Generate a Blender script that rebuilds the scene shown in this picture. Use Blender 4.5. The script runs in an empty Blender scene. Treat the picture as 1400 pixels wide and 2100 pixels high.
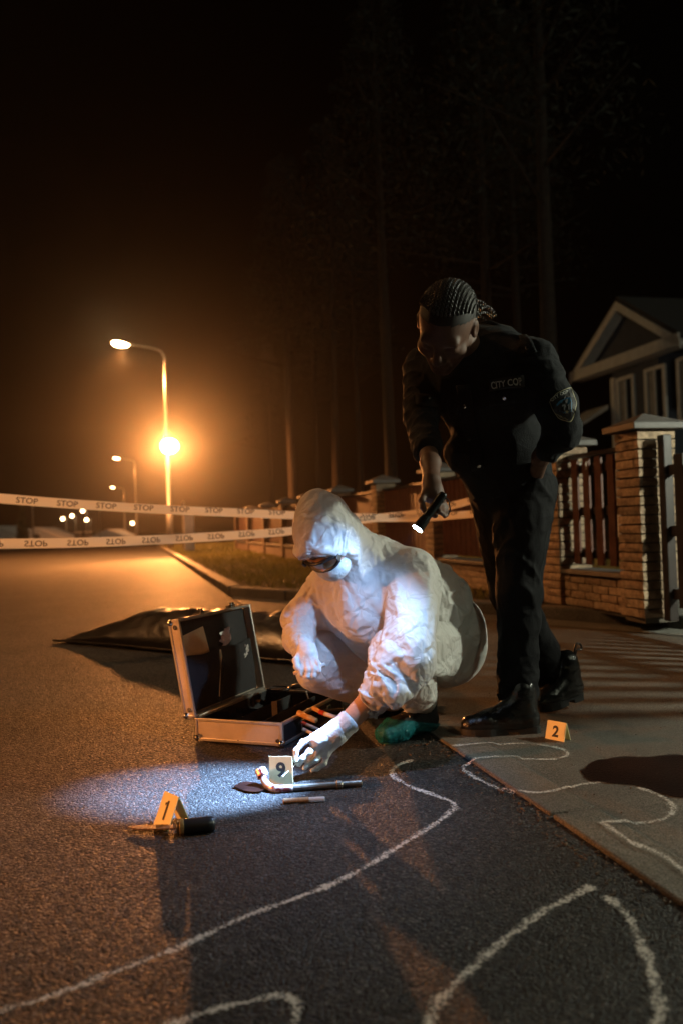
import bpy, bmesh, math, random
import numpy as np
from mathutils import Vector, Matrix
from mathutils.bvhtree import BVHTree

random.seed(7)
SC = bpy.context.scene
COL = SC.collection

# ------------------------------------------------------------------ camera
CAM_H = 0.72
FPX = 1750.0                      # focal length in photograph pixels (1400 x 2100)
PITCH = math.radians(0.9)
ROLL = math.radians(2.0)
C0 = Vector((0, 0, CAM_H))
FWD = Vector((0, math.cos(PITCH), math.sin(PITCH)))
U0 = Vector((0, -math.sin(PITCH), math.cos(PITCH)))
X0 = Vector((1, 0, 0))
RGT = math.cos(ROLL) * X0 - math.sin(ROLL) * U0
UPV = math.sin(ROLL) * X0 + math.cos(ROLL) * U0
cam = bpy.data.cameras.new('camera')
camo = bpy.data.objects.new('camera', cam)
COL.objects.link(camo)
M = Matrix((RGT, UPV, -FWD)).transposed().to_4x4()
M.translation = C0
camo.matrix_world = M
cam.sensor_fit = 'VERTICAL'
cam.sensor_height = 36.0
cam.lens = 36.0 * FPX / 2100.0
cam.clip_start = 0.05
cam.clip_end = 600
cam.dof.use_dof = True
cam.dof.focus_distance = 2.62
cam.dof.aperture_fstop = 2.5
SC.camera = camo

# ------------------------------------------------------------------ world, assumed moonlight fill, exposure
world = bpy.data.worlds.new('World')
SC.world = world
world.use_nodes = True
wn = world.node_tree
wn.nodes.clear()
sky = wn.nodes.new('ShaderNodeTexSky')
sky.sky_type = 'NISHITA'
sky.sun_disc = False
SUN_EL, SUN_AZ = math.radians(38), math.radians(132)   # azimuth clockwise from +Y
sky.sun_elevation = math.radians(-9)
sky.sun_rotation = SUN_AZ
bg = wn.nodes.new('ShaderNodeBackground')
bg.inputs['Strength'].default_value = 0.06
wo = wn.nodes.new('ShaderNodeOutputWorld')
wn.links.new(sky.outputs[0], bg.inputs[0])
wn.links.new(bg.outputs[0], wo.inputs[0])
sun = bpy.data.lights.new('sun', 'SUN')
sun.energy = 0.21
sun.angle = math.radians(3)
sun.color = (0.95, 1.0, 0.72)
suno = bpy.data.objects.new('sun', sun)
COL.objects.link(suno)
sd = Vector((math.sin(SUN_AZ) * math.cos(SUN_EL), math.cos(SUN_AZ) * math.cos(SUN_EL), math.sin(SUN_EL)))
suno.rotation_euler = sd.to_track_quat('Z', 'Y').to_euler()
suno.location = (4, -4, 8)
SC.view_settings.view_transform = 'Standard'
SC.view_settings.look = 'None'
SC.view_settings.exposure = 0.0
SC.view_settings.gamma = 1.0
SC.view_settings.use_curve_mapping = False
SC.render.engine = 'CYCLES'
SC.cycles.use_denoising = True
SC.cycles.use_adaptive_sampling = True
SC.cycles.adaptive_threshold = 0.03
SC.cycles.max_bounces = 5
SC.cycles.volume_bounces = 0
SC.cycles.transparent_max_bounces = 12
SC.cycles.sample_clamp_indirect = 4.0
SC.cycles.caustics_reflective = False
SC.cycles.caustics_refractive = False

# ------------------------------------------------------------------ helpers: places
def ray(px, py):
    return FWD + RGT * ((px - 700) / FPX) + UPV * ((1050 - py) / FPX)
def P(px, py, d):
    """a point d metres deep in the scene"""
    return C0 + ray(px, py) * d
def G(px, py, z=0.0):
    """the point of the ground at height z"""
    r = ray(px, py)
    t = (z - CAM_H) / r.z
    return C0 + r * t
def pxm(d):
    return d / FPX                  # metres per photograph pixel at depth d
# road frame: s along the road (away), n across it (to the right)
DV = Vector((-0.24, 1.0, 0)).normalized()
NV = Vector((DV.y, -DV.x, 0))
ROADROT = math.atan2(DV.y, DV.x)    # x axis of a piece along the road
def R(s, n, z=0.0):
    return DV * s + NV * n + Vector((0, 0, z))
def sn(v):
    return v.dot(DV), v.dot(NV)

# ------------------------------------------------------------------ helpers: materials
MATS = {}
def nodes(m):
    m.use_nodes = True
    nt = m.node_tree
    return nt, nt.nodes['Principled BSDF']
def mat(name, col=(0.5, 0.5, 0.5), rough=0.6, metal=0.0, spec=0.5, var=0.0, vscale=8.0, bump=0.0, bscale=60.0,
        col2=None, trans=0.0, emit=None, estr=0.0, detail=6.0, coat=0.0, sheen=0.0, rvar=0.0):
    if name in MATS:
        return MATS[name]
    m = bpy.data.materials.new(name)
    nt, b = nodes(m)
    b.inputs['Base Color'].default_value = (*col, 1)
    b.inputs['Roughness'].default_value = rough
    b.inputs['Metallic'].default_value = metal
    b.inputs['Specular IOR Level'].default_value = spec
    b.inputs['Coat Weight'].default_value = coat
    b.inputs['Sheen Weight'].default_value = sheen
    tc = nt.nodes.new('ShaderNodeNewGeometry')
    if var > 0 or col2:
        n = nt.nodes.new('ShaderNodeTexNoise')
        n.inputs['Scale'].default_value = vscale
        n.inputs['Detail'].default_value = detail
        n.inputs['Roughness'].default_value = 0.65
        nt.links.new(tc.outputs['Position'], n.inputs['Vector'])
        rp = nt.nodes.new('ShaderNodeValToRGB')
        rp.color_ramp.elements[0].position = 0.35
        rp.color_ramp.elements[1].position = 0.68
        c2 = col2 if col2 else tuple(min(1, c * (1 + var)) for c in col)
        c1 = col if col2 else tuple(c * (1 - var) for c in col)
        rp.color_ramp.elements[0].color = (*c1, 1)
        rp.color_ramp.elements[1].color = (*c2, 1)
        nt.links.new(n.outputs['Fac'], rp.inputs[0])
        nt.links.new(rp.outputs[0], b.inputs['Base Color'])
        if rvar:
            mr = nt.nodes.new('ShaderNodeMapRange')
            mr.inputs['To Min'].default_value = max(0.02, rough - rvar)
            mr.inputs['To Max'].default_value = min(1, rough + rvar)
            nt.links.new(n.outputs['Fac'], mr.inputs['Value'])
            nt.links.new(mr.outputs[0], b.inputs['Roughness'])
    if bump > 0:
        n2 = nt.nodes.new('ShaderNodeTexNoise')
        n2.inputs['Scale'].default_value = bscale
        n2.inputs['Detail'].default_value = 5
        nt.links.new(tc.outputs['Position'], n2.inputs['Vector'])
        bp = nt.nodes.new('ShaderNodeBump')
        bp.inputs['Strength'].default_value = bump
        bp.inputs['Distance'].default_value = 0.01
        nt.links.new(n2.outputs['Fac'], bp.inputs['Height'])
        nt.links.new(bp.outputs[0], b.inputs['Normal'])
    if emit:
        b.inputs['Emission Color'].default_value = (*emit, 1)
        b.inputs['Emission Strength'].default_value = estr
    if trans > 0:
        out = nt.nodes['Material Output']
        tr = nt.nodes.new('ShaderNodeBsdfTranslucent')
        tr.inputs['Color'].default_value = (*col, 1)
        mx = nt.nodes.new('ShaderNodeMixShader')
        mx.inputs[0].default_value = trans
        nt.links.new(b.outputs[0], mx.inputs[1])
        nt.links.new(tr.outputs[0], mx.inputs[2])
        nt.links.new(mx.outputs[0], out.inputs['Surface'])
        if bump > 0:
            nt.links.new(bp.outputs[0], tr.inputs['Normal'])
    MATS[name] = m
    return m

# ------------------------------------------------------------------ helpers: objects
def tag(o, label=None, cat=None, group=None, kind=None):
    if label: o['label'] = label
    if cat: o['category'] = cat
    if group: o['group'] = group
    if kind: o['kind'] = kind
    return o
def wloc(o):
    v = Vector((0, 0, 0))
    while o is not None:
        v = v + o.location
        o = o.parent
    return v
def empty(name, loc, label=None, cat=None, group=None):
    o = bpy.data.objects.new(name, None)
    COL.objects.link(o)
    o.location = loc
    o.empty_display_size = 0.1
    return tag(o, label, cat, group)
def mesh_obj(name, verts, faces, m, parent=None, smooth=False):
    """verts in world metres; origin goes to the parent's place or to the middle of the base"""
    v = np.asarray([tuple(a) for a in verts], dtype=np.float64) if not isinstance(verts, np.ndarray) else verts.astype(np.float64)
    if parent is not None:
        off = np.array(wloc(parent))
        loc = Vector((0, 0, 0))
    else:
        lo, hi = v.min(0), v.max(0)
        off = np.array([(lo[0] + hi[0]) / 2, (lo[1] + hi[1]) / 2, lo[2]])
        loc = Vector(off)
    me = bpy.data.meshes.new(name)
    me.from_pydata((v - off).tolist(), [], [tuple(int(i) for i in f) for f in faces])
    me.update()
    if smooth:
        me.polygons.foreach_set('use_smooth', [True] * len(me.polygons))
    if isinstance(m, (list, tuple)):
        for mm in m: me.materials.append(mm)
    elif m is not None:
        me.materials.append(m)
    o = bpy.data.objects.new(name, me)
    COL.objects.link(o)
    o.location = loc
    if parent is not None:
        o.parent = parent
    return o
def piece(name, me, parent, loc, rotz=0.0, scale=(1, 1, 1)):
    """a child that shares its mesh with the pieces like it; loc in world metres"""
    o = bpy.data.objects.new(name, me)
    COL.objects.link(o)
    o.parent = parent
    o.location = Vector(loc) - wloc(parent)
    o.rotation_euler = (0, 0, rotz)
    o.scale = scale
    return o

class MB:
    """collects shapes; build() links them as ONE mesh object"""
    def __init__(s):
        s.v, s.f = [], []
    def add(s, verts, faces):
        k = len(s.v)
        s.v += [Vector(a) for a in verts]
        s.f += [tuple(i + k for i in f) for f in faces]
        return s
    def box(s, c, size, ax=None, bev=0.0):
        """box about c with half-axes along ax (three unit vectors)"""
        a = ax or (Vector((1, 0, 0)), Vector((0, 1, 0)), Vector((0, 0, 1)))
        h = [q / 2 for q in size]
        c = Vector(c)
        if bev <= 0:
            vs = [c + a[0] * (h[0] * i) + a[1] * (h[1] * j) + a[2] * (h[2] * k) for k in (-1, 1) for j in (-1, 1) for i in (-1, 1)]
            return s.add(vs, [(0, 2, 3, 1), (4, 5, 7, 6), (0, 1, 5, 4), (2, 6, 7, 3), (0, 4, 6, 2), (1, 3, 7, 5)])
        bm = bmesh.new()
        bmesh.ops.create_cube(bm, size=1.0)
        for q in bm.verts:
            q.co = Vector((q.co.x * size[0], q.co.y * size[1], q.co.z * size[2]))
        bmesh.ops.bevel(bm, geom=bm.edges[:], offset=min(bev, min(size) * 0.45), segments=2, affect='EDGES', profile=0.5)
        bm.verts.index_update()
        vs = [c + a[0] * q.co.x + a[1] * q.co.y + a[2] * q.co.z for q in bm.verts]
        fs = [tuple(q.index for q in f.verts) for f in bm.faces]
        bm.free()
        return s.add(vs, fs)
    def tube(s, pts, rad, n=10, cap=True):
        pts = [Vector(p) for p in pts]
        rs = rad if isinstance(rad, (list, tuple)) else [rad] * len(pts)
        k0 = len(s.v)
        up = None
        for i, p in enumerate(pts):
            t = (pts[min(i + 1, len(pts) - 1)] - pts[max(i - 1, 0)]).normalized()
            if up is None:
                up = t.orthogonal().normalized()
            up = (up - t * up.dot(t)).normalized()
            w = t.cross(up)
            for j in range(n):
                a = 2 * math.pi * j / n
                s.v.append(p + (up * math.cos(a) + w * math.sin(a)) * rs[i])
        for i in range(len(pts) - 1):
            for j in range(n):
                a, b = k0 + i * n + j, k0 + i * n + (j + 1) % n
                s.f.append((a, b, b + n, a + n))
        if cap:
            s.f.append(tuple(k0 + j for j in reversed(range(n))))
            e = k0 + (len(pts) - 1) * n
            s.f.append(tuple(e + j for j in range(n)))
        return s
    def ball(s, c, r, seg=10, rings=7, ax=None):
        c = Vector(c)
        rr = r if isinstance(r, (tuple, list)) else (r, r, r)
        a = ax or (Vector((1, 0, 0)), Vector((0, 1, 0)), Vector((0, 0, 1)))
        vs, fs = [], []
        for i in range(rings + 1):
            th = math.pi * i / rings
            for j in range(seg):
                ph = 2 * math.pi * j / seg
                vs.append(c + a[0] * (rr[0] * math.sin(th) * math.cos(ph)) + a[1] * (rr[1] * math.sin(th) * math.sin(ph)) + a[2] * (rr[2] * math.cos(th)))
        for i in range(rings):
            for j in range(seg):
                q = i * seg + j
                w = i * seg + (j + 1) % seg
                fs.append((q, q + seg, w + seg, w))
        return s.add(vs, fs)
    def prism(s, poly, ext):
        """closed outline poly (world points) pushed along the vector ext"""
        n = len(poly)
        a = [Vector(p) for p in poly]
        vs = a + [p + Vector(ext) for p in a]
        fs = [tuple(range(n)), tuple(reversed(range(n, 2 * n)))]
        fs += [(i, (i + 1) % n, n + (i + 1) % n, n + i) for i in range(n)]
        fs = [tuple(reversed(f)) for f in fs]
        return s.add(vs, fs)
    def build(s, name, m, parent=None, smooth=False):
        o = mesh_obj(name, s.v, s.f, m, parent, smooth)
        if smooth == 'auto':
            pass
        return o
    def mesh(s, name, m):
        me = bpy.data.meshes.new(name)
        me.from_pydata([tuple(v) for v in s.v], [], s.f)
        me.materials.append(m)
        me.update()
        return me
def crom(pts, k=8):
    """smooth curve through the points"""
    pts = [Vector(p) for p in pts]
    out = []
    for i in range(len(pts) - 1):
        p0, p1, p2, p3 = pts[max(i - 1, 0)], pts[i], pts[i + 1], pts[min(i + 2, len(pts) - 1)]
        for j in range(k):
            t = j / k
            out.append(0.5 * ((2 * p1) + (p2 - p0) * t + (2 * p0 - 5 * p1 + 4 * p2 - p3) * t * t + (3 * p1 - p0 - 3 * p2 + p3) * t ** 3))
    out.append(pts[-1])
    return out
def text_mesh(txt, size=1.0, bold=0.0):
    """flat outline of a word: 2D points and faces, centred"""
    cu = bpy.data.curves.new('t', 'FONT')
    cu.body = txt
    cu.size = size
    cu.align_x = 'CENTER'
    cu.align_y = 'CENTER'
    cu.resolution_u = 4
    cu.offset = bold
    o = bpy.data.objects.new('t', cu)
    COL.objects.link(o)
    dg = bpy.context.evaluated_depsgraph_get()
    me = bpy.data.meshes.new_from_object(o.evaluated_get(dg))
    bm = bmesh.new()
    bm.from_mesh(me)
    bmesh.ops.triangulate(bm, faces=bm.faces[:])
    bm.verts.index_update()
    vs = [(v.co.x, v.co.y) for v in bm.verts]
    fs = [tuple(v.index for v in f.verts) for f in bm.faces]
    bm.free()
    bpy.data.objects.remove(o)
    bpy.data.curves.remove(cu)
    bpy.data.meshes.remove(me)
    ys = [v[1] for v in vs]
    xs = [v[0] for v in vs]
    cx, cy = (min(xs) + max(xs)) / 2, (min(ys) + max(ys)) / 2
    return [(x - cx, y - cy) for x, y in vs], fs, max(xs) - min(xs), max(ys) - min(ys)

# ------------------------------------------------------------------ helpers: soft bodies (distance fields meshed with surface nets)
def perlin(p, seed=0):
    p = np.asarray(p, dtype=np.float64)
    i = np.floor(p).astype(np.int64)
    f = p - i
    u = f * f * f * (f * (f * 6 - 15) + 10)
    def h(ix, iy, iz):
        n = (ix * 73856093) ^ (iy * 19349663) ^ (iz * 83492791) ^ (seed * 2654435761)
        n = (n ^ (n >> 13)) * 1274126177 & 0x7fffffff
        return n ^ (n >> 16)
    def g(dx, dy, dz):
        q = h(i[:, 0] + dx, i[:, 1] + dy, i[:, 2] + dz)
        a = (q % 1024) / 1024 * 2 * np.pi
        z = ((q // 1024) % 1024) / 512 - 1
        r = np.sqrt(np.maximum(0, 1 - z * z))
        return r * np.cos(a) * (f[:, 0] - dx) + r * np.sin(a) * (f[:, 1] - dy) + z * (f[:, 2] - dz)
    def lerp(a, b, t): return a + (b - a) * t
    x00 = lerp(g(0, 0, 0), g(1, 0, 0), u[:, 0]); x10 = lerp(g(0, 1, 0), g(1, 1, 0), u[:, 0])
    x01 = lerp(g(0, 0, 1), g(1, 0, 1), u[:, 0]); x11 = lerp(g(0, 1, 1), g(1, 1, 1), u[:, 0])
    return lerp(lerp(x00, x10, u[:, 1]), lerp(x01, x11, u[:, 1]), u[:, 2]) * 1.5

def cap(a, b, ra, rb=None, op='+', k=None, fold=None):
    return dict(t='c', a=np.array(a, float), b=np.array(b, float), ra=ra, rb=ra if rb is None else rb, op=op, k=k, fold=fold)
def ell(c, r, ax=None, op='+', k=None, fold=None):
    A = np.eye(3) if ax is None else np.array([list(v) for v in ax])
    return dict(t='e', c=np.array(c, float), r=np.array(r, float), A=A, op=op, k=k, fold=fold)
def pdist(p, X):
    """signed distance of points X (N,3) to one shape"""
    if p['t'] == 'c':
        ab = p['b'] - p['a']
        L = max(ab @ ab, 1e-12)
        t = np.clip(((X - p['a']) @ ab) / L, 0, 1)
        d = np.linalg.norm(X - p['a'] - t[:, None] * ab, axis=1)
        return d - (p['ra'] + (p['rb'] - p['ra']) * t)
    q = (X - p['c']) @ p['A'].T
    k0 = np.linalg.norm(q / p['r'], axis=1)
    k1 = np.linalg.norm(q / p['r'] ** 2, axis=1)
    return k0 * (k0 - 1) / np.maximum(k1, 1e-9)
def pbox(p):
    if p['t'] == 'c':
        r = max(p['ra'], p['rb'])
        return np.minimum(p['a'], p['b']) - r, np.maximum(p['a'], p['b']) + r
    r = np.abs(p['A'].T) @ p['r']
    return p['c'] - r, p['c'] + r
def chain(pts, k=None, fold=None):
    """pts: (px, py, depth, radius in photo pixels); capsules from joint to joint"""
    out = []
    for (a, b) in zip(pts[:-1], pts[1:]):
        out.append(cap(P(*a[:3]), P(*b[:3]), a[3] * pxm(a[2]), b[3] * pxm(b[2]), k=k, fold=fold))
    return out
def sdf_mesh(prims, res, k=0.03, cuts=(), smooth=1, folds=False, seed=0, fine=0.0, finescale=30.0):
    lo = np.min([pbox(p)[0] for p in prims if p['op'] == '+'], axis=0) - 0.02
    hi = np.max([pbox(p)[1] for p in prims if p['op'] == '+'], axis=0) + 0.02
    n = np.ceil((hi - lo) / res).astype(int) + 2
    F = np.full(n, 0.08, dtype=np.float32)
    for p in prims:
        a, b = pbox(p)
        i0 = np.maximum(0, np.floor((a - lo - 0.045) / res).astype(int))
        i1 = np.minimum(n, np.ceil((b - lo + 0.045) / res).astype(int) + 1)
        g = [lo[c] + res * np.arange(i0[c], i1[c]) for c in range(3)]
        if min(len(q) for q in g) == 0: continue
        X = np.stack(np.meshgrid(*g, indexing='ij'), -1).reshape(-1, 3)
        d = pdist(p, X).reshape([len(q) for q in g])
        S = F[i0[0]:i1[0], i0[1]:i1[1], i0[2]:i1[2]]
        kk = p['k'] if p['k'] is not None else k
        if p['op'] == '+':
            h = np.maximum(kk - np.abs(S - d), 0) / kk
            S[...] = np.minimum(S, d) - h * h * kk / 4
        else:
            h = np.maximum(kk - np.abs(S + d), 0) / kk
            S[...] = np.maximum(S, -d) + h * h * kk / 4
    for (c, nv) in cuts:                    # keep the side the normal points away from
        g = [lo[q] + res * np.arange(n[q]) for q in range(3)]
        pl = (g[0][:, None, None] - c[0]) * nv[0] + (g[1][None, :, None] - c[1]) * nv[1] + (g[2][None, None, :] - c[2]) * nv[2]
        F = np.maximum(F, pl.astype(np.float32))
    ins = F < 0
    A = [ins[dx:n[0] - 1 + dx, dy:n[1] - 1 + dy, dz:n[2] - 1 + dz] for dx in (0, 1) for dy in (0, 1) for dz in (0, 1)]
    s = sum(a.astype(np.int8) for a in A)
    cells = np.argwhere((s > 0) & (s < 8))
    off = [(dx, dy, dz) for dx in (0, 1) for dy in (0, 1) for dz in (0, 1)]
    val = np.stack([F[cells[:, 0] + o[0], cells[:, 1] + o[1], cells[:, 2] + o[2]] for o in off], 1)
    acc = np.zeros((len(cells), 3))
    cnt = np.zeros(len(cells))
    for i in range(8):
        for j in range(i + 1, 8):
            if sum(abs(off[i][q] - off[j][q]) for q in range(3)) != 1: continue
            m = (val[:, i] < 0) != (val[:, j] < 0)
            t = np.where(m, val[:, i] / np.where(m, val[:, i] - val[:, j], 1), 0)
            pt = np.array(off[i])[None] + t[:, None] * (np.array(off[j]) - np.array(off[i]))[None]
            acc += pt * m[:, None]
            cnt += m
    V = lo + res * (cells + acc / cnt[:, None])
    idx = np.full(n, -1, dtype=np.int64)
    idx[cells[:, 0], cells[:, 1], cells[:, 2]] = np.arange(len(cells))
    faces = []
    for ax in range(3):
        u, w = (ax + 1) % 3, (ax + 2) % 3
        sl0 = [slice(None)] * 3; sl1 = [slice(None)] * 3
        sl0[ax] = slice(0, -1); sl1[ax] = slice(1, None)
        e = np.argwhere(ins[tuple(sl0)] != ins[tuple(sl1)])
        e = e[(e[:, u] > 0) & (e[:, w] > 0)]
        fl = ins[e[:, 0], e[:, 1], e[:, 2]]
        du = np.zeros(3, int); du[u] = 1
        dw = np.zeros(3, int); dw[w] = 1
        q = [idx[tuple((e - d).T)] for d in (du * 0, du, du + dw, dw)]
        Q = np.stack(q, 1)
        Q = np.where(fl[:, None], Q, Q[:, ::-1])
        faces.append(Q[(Q >= 0).all(1)])
    Fc = np.concatenate(faces)
    ed = np.concatenate([Fc[:, [0, 1]], Fc[:, [1, 2]], Fc[:, [2, 3]], Fc[:, [3, 0]]])
    for _ in range(smooth):
        V = lap(V, ed)
    if folds:
        V = add_folds(V, Fc, ed, prims, seed)
    if fine:
        N = vnorm(V, Fc)
        V = V + N * (perlin(V * finescale, seed + 5) * fine)[:, None]
    return V, Fc
def lap(V, ed):
    acc = np.zeros_like(V); c = np.zeros(len(V))
    np.add.at(acc, ed[:, 0], V[ed[:, 1]]); np.add.at(c, ed[:, 0], 1)
    np.add.at(acc, ed[:, 1], V[ed[:, 0]]); np.add.at(c, ed[:, 1], 1)
    return 0.5 * V + 0.5 * acc / np.maximum(c, 1)[:, None]
def vnorm(V, Fc):
    fn = np.cross(V[Fc[:, 2]] - V[Fc[:, 0]], V[Fc[:, 3]] - V[Fc[:, 1]])
    N = np.zeros_like(V)
    for j in range(4): np.add.at(N, Fc[:, j], fn)
    return N / np.maximum(np.linalg.norm(N, axis=1), 1e-12)[:, None]
def ridged(q, seed):
    a = 1 - np.minimum(1, np.abs(perlin(q, seed)) * 2.6)
    return a ** 1.3
def add_folds(V, Fc, ed, prims, seed):
    """cloth folds: each shape gives creases in its own frame (amp, along, across, skew)"""
    N = vnorm(V, Fc)
    W = np.zeros(len(V)); D = np.zeros(len(V))
    for i, p in enumerate(prims):
        if p['op'] != '+': continue
        d = pdist(p, V)
        w = np.exp(-np.clip(d, -0.02, None) / 0.018)
        W += w
        if not p['fold']: continue
        amp, fa, fc, sk = p['fold']
        if p['t'] == 'c':
            ax = p['b'] - p['a']; o = p['a']
        else:
            ax = p['A'][0]; o = p['c']
        ax = ax / max(np.linalg.norm(ax), 1e-9)
        e1 = np.cross(ax, [0.3, 0.2, 0.93]); e1 /= np.linalg.norm(e1)
        e2 = np.cross(ax, e1)
        r = V - o
        t, x, y = r @ ax, r @ e1, r @ e2
        wob = perlin(V * 6.0 + i, seed + 3) * 0.35
        q = np.stack([t * fa + (x + y) * sk + wob * 2, x * fc + wob, y * fc - wob], 1)
        q2 = np.stack([t * fa * 0.9 - x * sk * 1.6 + 3.1, x * fc * 2.2 + 1.7, y * fc * 2.2], 1)
        f = ridged(q, seed) * 0.75 + ridged(q2 * 1.7, seed + 9) * 0.32 + perlin(q * 0.5, seed + 2) * 0.6
        D += w * amp * (f - 0.45)
    return V + N * (D / np.maximum(W, 1e-9))[:, None]
def sdf_obj(name, prims, m, parent, res=0.005, **kw):
    V, Fc = sdf_mesh(prims, res, **kw)
    return mesh_obj(name, V, Fc, m, parent, smooth=True)
def bvh_of(o):
    """tree of the object's mesh in world metres (objects here are only moved, never turned)"""
    w = wloc(o)
    me = o.data
    return BVHTree.FromPolygons([v.co + w for v in me.vertices], [tuple(p.vertices) for p in me.polygons])
def on(tree, px, py, lift=0.002):
    """the point of a surface seen at a photograph pixel, lifted a little off it, and its normal"""
    r = ray(px, py).normalized()
    loc, nrm, _, _ = tree.ray_cast(C0, r)
    if loc is None:
        loc, nrm, _, _ = tree.find_nearest(C0 + r * 2.8)
    if nrm.dot(r) > 0: nrm = -nrm
    return loc + nrm * lift, nrm

# ================================================================== THE SETTING
def ground_mat(name, c1, c2, c3, rough, grain, bstr, spec=0.5, stain=0.6, dist=0.006, gapk=0.35):
    """aggregate ground: coloured grains, stains and a grain relief"""
    m = bpy.data.materials.new(name)
    nt, b = nodes(m)
    geo = nt.nodes.new('ShaderNodeNewGeometry')
    vo = nt.nodes.new('ShaderNodeTexVoronoi')
    vo.inputs['Scale'].default_value = grain
    vo.inputs['Randomness'].default_value = 1.0
    no = nt.nodes.new('ShaderNodeTexNoise')
    no.inputs['Scale'].default_value = grain * 1.1
    no.inputs['Detail'].default_value = 8
    st = nt.nodes.new('ShaderNodeTexNoise')
    st.inputs['Scale'].default_value = 1.7
    st.inputs['Detail'].default_value = 7
    st.inputs['Roughness'].default_value = 0.7
    for q in (vo, no, st):
        nt.links.new(geo.outputs['Position'], q.inputs['Vector'])
    sep = nt.nodes.new('ShaderNodeSeparateColor')
    nt.links.new(vo.outputs['Color'], sep.inputs[0])
    r1 = nt.nodes.new('ShaderNodeValToRGB')
    r1.color_ramp.elements[0].color = (*c1, 1)
    r1.color_ramp.elements[1].color = (*c3, 1)
    r1.color_ramp.elements[0].position = 0.1
    r1.color_ramp.elements[1].position = 1.0
    e = r1.color_ramp.elements.new(0.8)
    e.color = (*c2, 1)
    nt.links.new(sep.outputs[0], r1.inputs[0])
    mr = nt.nodes.new('ShaderNodeMapRange')
    mr.inputs['From Min'].default_value = 0.3
    mr.inputs['From Max'].default_value = 0.7
    mr.inputs['To Min'].default_value = 1 - stain
    mr.inputs['To Max'].default_value = 1.15
    nt.links.new(st.outputs['Fac'], mr.inputs['Value'])
    mx = nt.nodes.new('ShaderNodeMix')
    mx.data_type = 'RGBA'
    mx.blend_type = 'MULTIPLY'
    mx.inputs['Factor'].default_value = 1
    nt.links.new(r1.outputs[0], mx.inputs['A'])
    nt.links.new(mr.outputs[0], mx.inputs['B'])
    gp_ = nt.nodes.new('ShaderNodeMapRange')
    gp_.inputs['From Min'].default_value = 0.25; gp_.inputs['From Max'].default_value = 0.75
    gp_.inputs['To Min'].default_value = 1.0; gp_.inputs['To Max'].default_value = gapk
    nt.links.new(vo.outputs['Distance'], gp_.inputs['Value'])
    mg_ = nt.nodes.new('ShaderNodeMix'); mg_.data_type = 'RGBA'; mg_.blend_type = 'MULTIPLY'; mg_.inputs['Factor'].default_value = 1
    nt.links.new(mx.outputs['Result'], mg_.inputs['A']); nt.links.new(gp_.outputs[0], mg_.inputs['B'])
    nt.links.new(mg_.outputs['Result'], b.inputs['Base Color'])
    rr = nt.nodes.new('ShaderNodeMapRange')
    rr.inputs['To Min'].default_value = rough - 0.18
    rr.inputs['To Max'].default_value = rough + 0.2
    nt.links.new(sep.outputs[1], rr.inputs['Value'])
    nt.links.new(rr.outputs[0], b.inputs['Roughness'])
    b.inputs['Specular IOR Level'].default_value = spec
    ad = nt.nodes.new('ShaderNodeMath')
    ad.operation = 'SUBTRACT'
    nt.links.new(no.outputs['Fac'], ad.inputs[0])
    ml = nt.nodes.new('ShaderNodeMath')
    ml.operation = 'MULTIPLY'
    ml.inputs[1].default_value = 0.9
    nt.links.new(vo.outputs['Distance'], ml.inputs[0])
    nt.links.new(ml.outputs[0], ad.inputs[1])
    bp = nt.nodes.new('ShaderNodeBump')
    bp.inputs['Strength'].default_value = bstr
    bp.inputs['Distance'].default_value = dist
    nt.links.new(ad.outputs[0], bp.inputs['Height'])
    nt.links.new(bp.outputs[0], b.inputs['Normal'])
    return m
ASPHALT = ground_mat('asphalt', (0.022, 0.021, 0.021), (0.05, 0.047, 0.045), (0.15, 0.14, 0.13), 0.68, 165, 1.0, 0.28, 0.6, 0.0055)
CONCRETE = ground_mat('concrete', (0.15, 0.135, 0.115), (0.20, 0.18, 0.155), (0.27, 0.25, 0.22), 0.62, 260, 0.35, 0.35, 0.5, 0.003)
EDGING = ground_mat('edging_concrete', (0.17, 0.155, 0.13), (0.22, 0.20, 0.17), (0.28, 0.26, 0.23), 0.65, 300, 0.35, 0.3, 0.35, 0.003)
KERBM = ground_mat('kerb_concrete', (0.16, 0.15, 0.13), (0.22, 0.2, 0.18), (0.3, 0.28, 0.25), 0.7, 220, 0.5, 0.3, 0.5, 0.004)
SOIL = ground_mat('soil', (0.03, 0.024, 0.015), (0.05, 0.04, 0.024), (0.08, 0.065, 0.04), 0.85, 60, 0.9, 0.2, 0.6, 0.02)

BORD = [sn(G(*p)) for p in ((1400, 1865), (1170, 1705), (960, 1562), (890, 1512))]
N0 = sum(b[1] for b in BORD) / 4            # the road's right edge
KC = G(476, 1223)                            # corner of the verge
KC = R(sn(KC)[0], N0)
KE = G(1400, 1294)
DIAG = (KE - KC).normalized()
DPER = Vector((-DIAG.y, DIAG.x, 0))
if DPER.y < 0: DPER = -DPER
VZ = 0.10

# ground sheet to the horizon, road, apron
mesh_obj('ground', [(-300, -60, -0.03), (300, -60, -0.03), (300, 400, -0.03), (-300, 400, -0.03)], [(0, 1, 2, 3)], SOIL)['kind'] = 'structure'
def sheet(name, pts, m, kind='structure'):
    o = mesh_obj(name, pts, [tuple(range(len(pts)))], m)
    o['kind'] = kind
    return o
sheet('road', [R(-20, -9.5), R(-20, N0 + 0.3), R(220, N0 + 0.3), R(220, -9.5)], ASPHALT)
KX = KC + DIAG * 16
sheet('driveway_apron', [R(-20, N0 + 0.13, 0.006), KX + Vector((3, -26, 0.006)), KX + Vector((0, 0, 0.006)), KC + DIAG * 0.05 + Vector((0, 0, 0.006))], CONCRETE)
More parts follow.
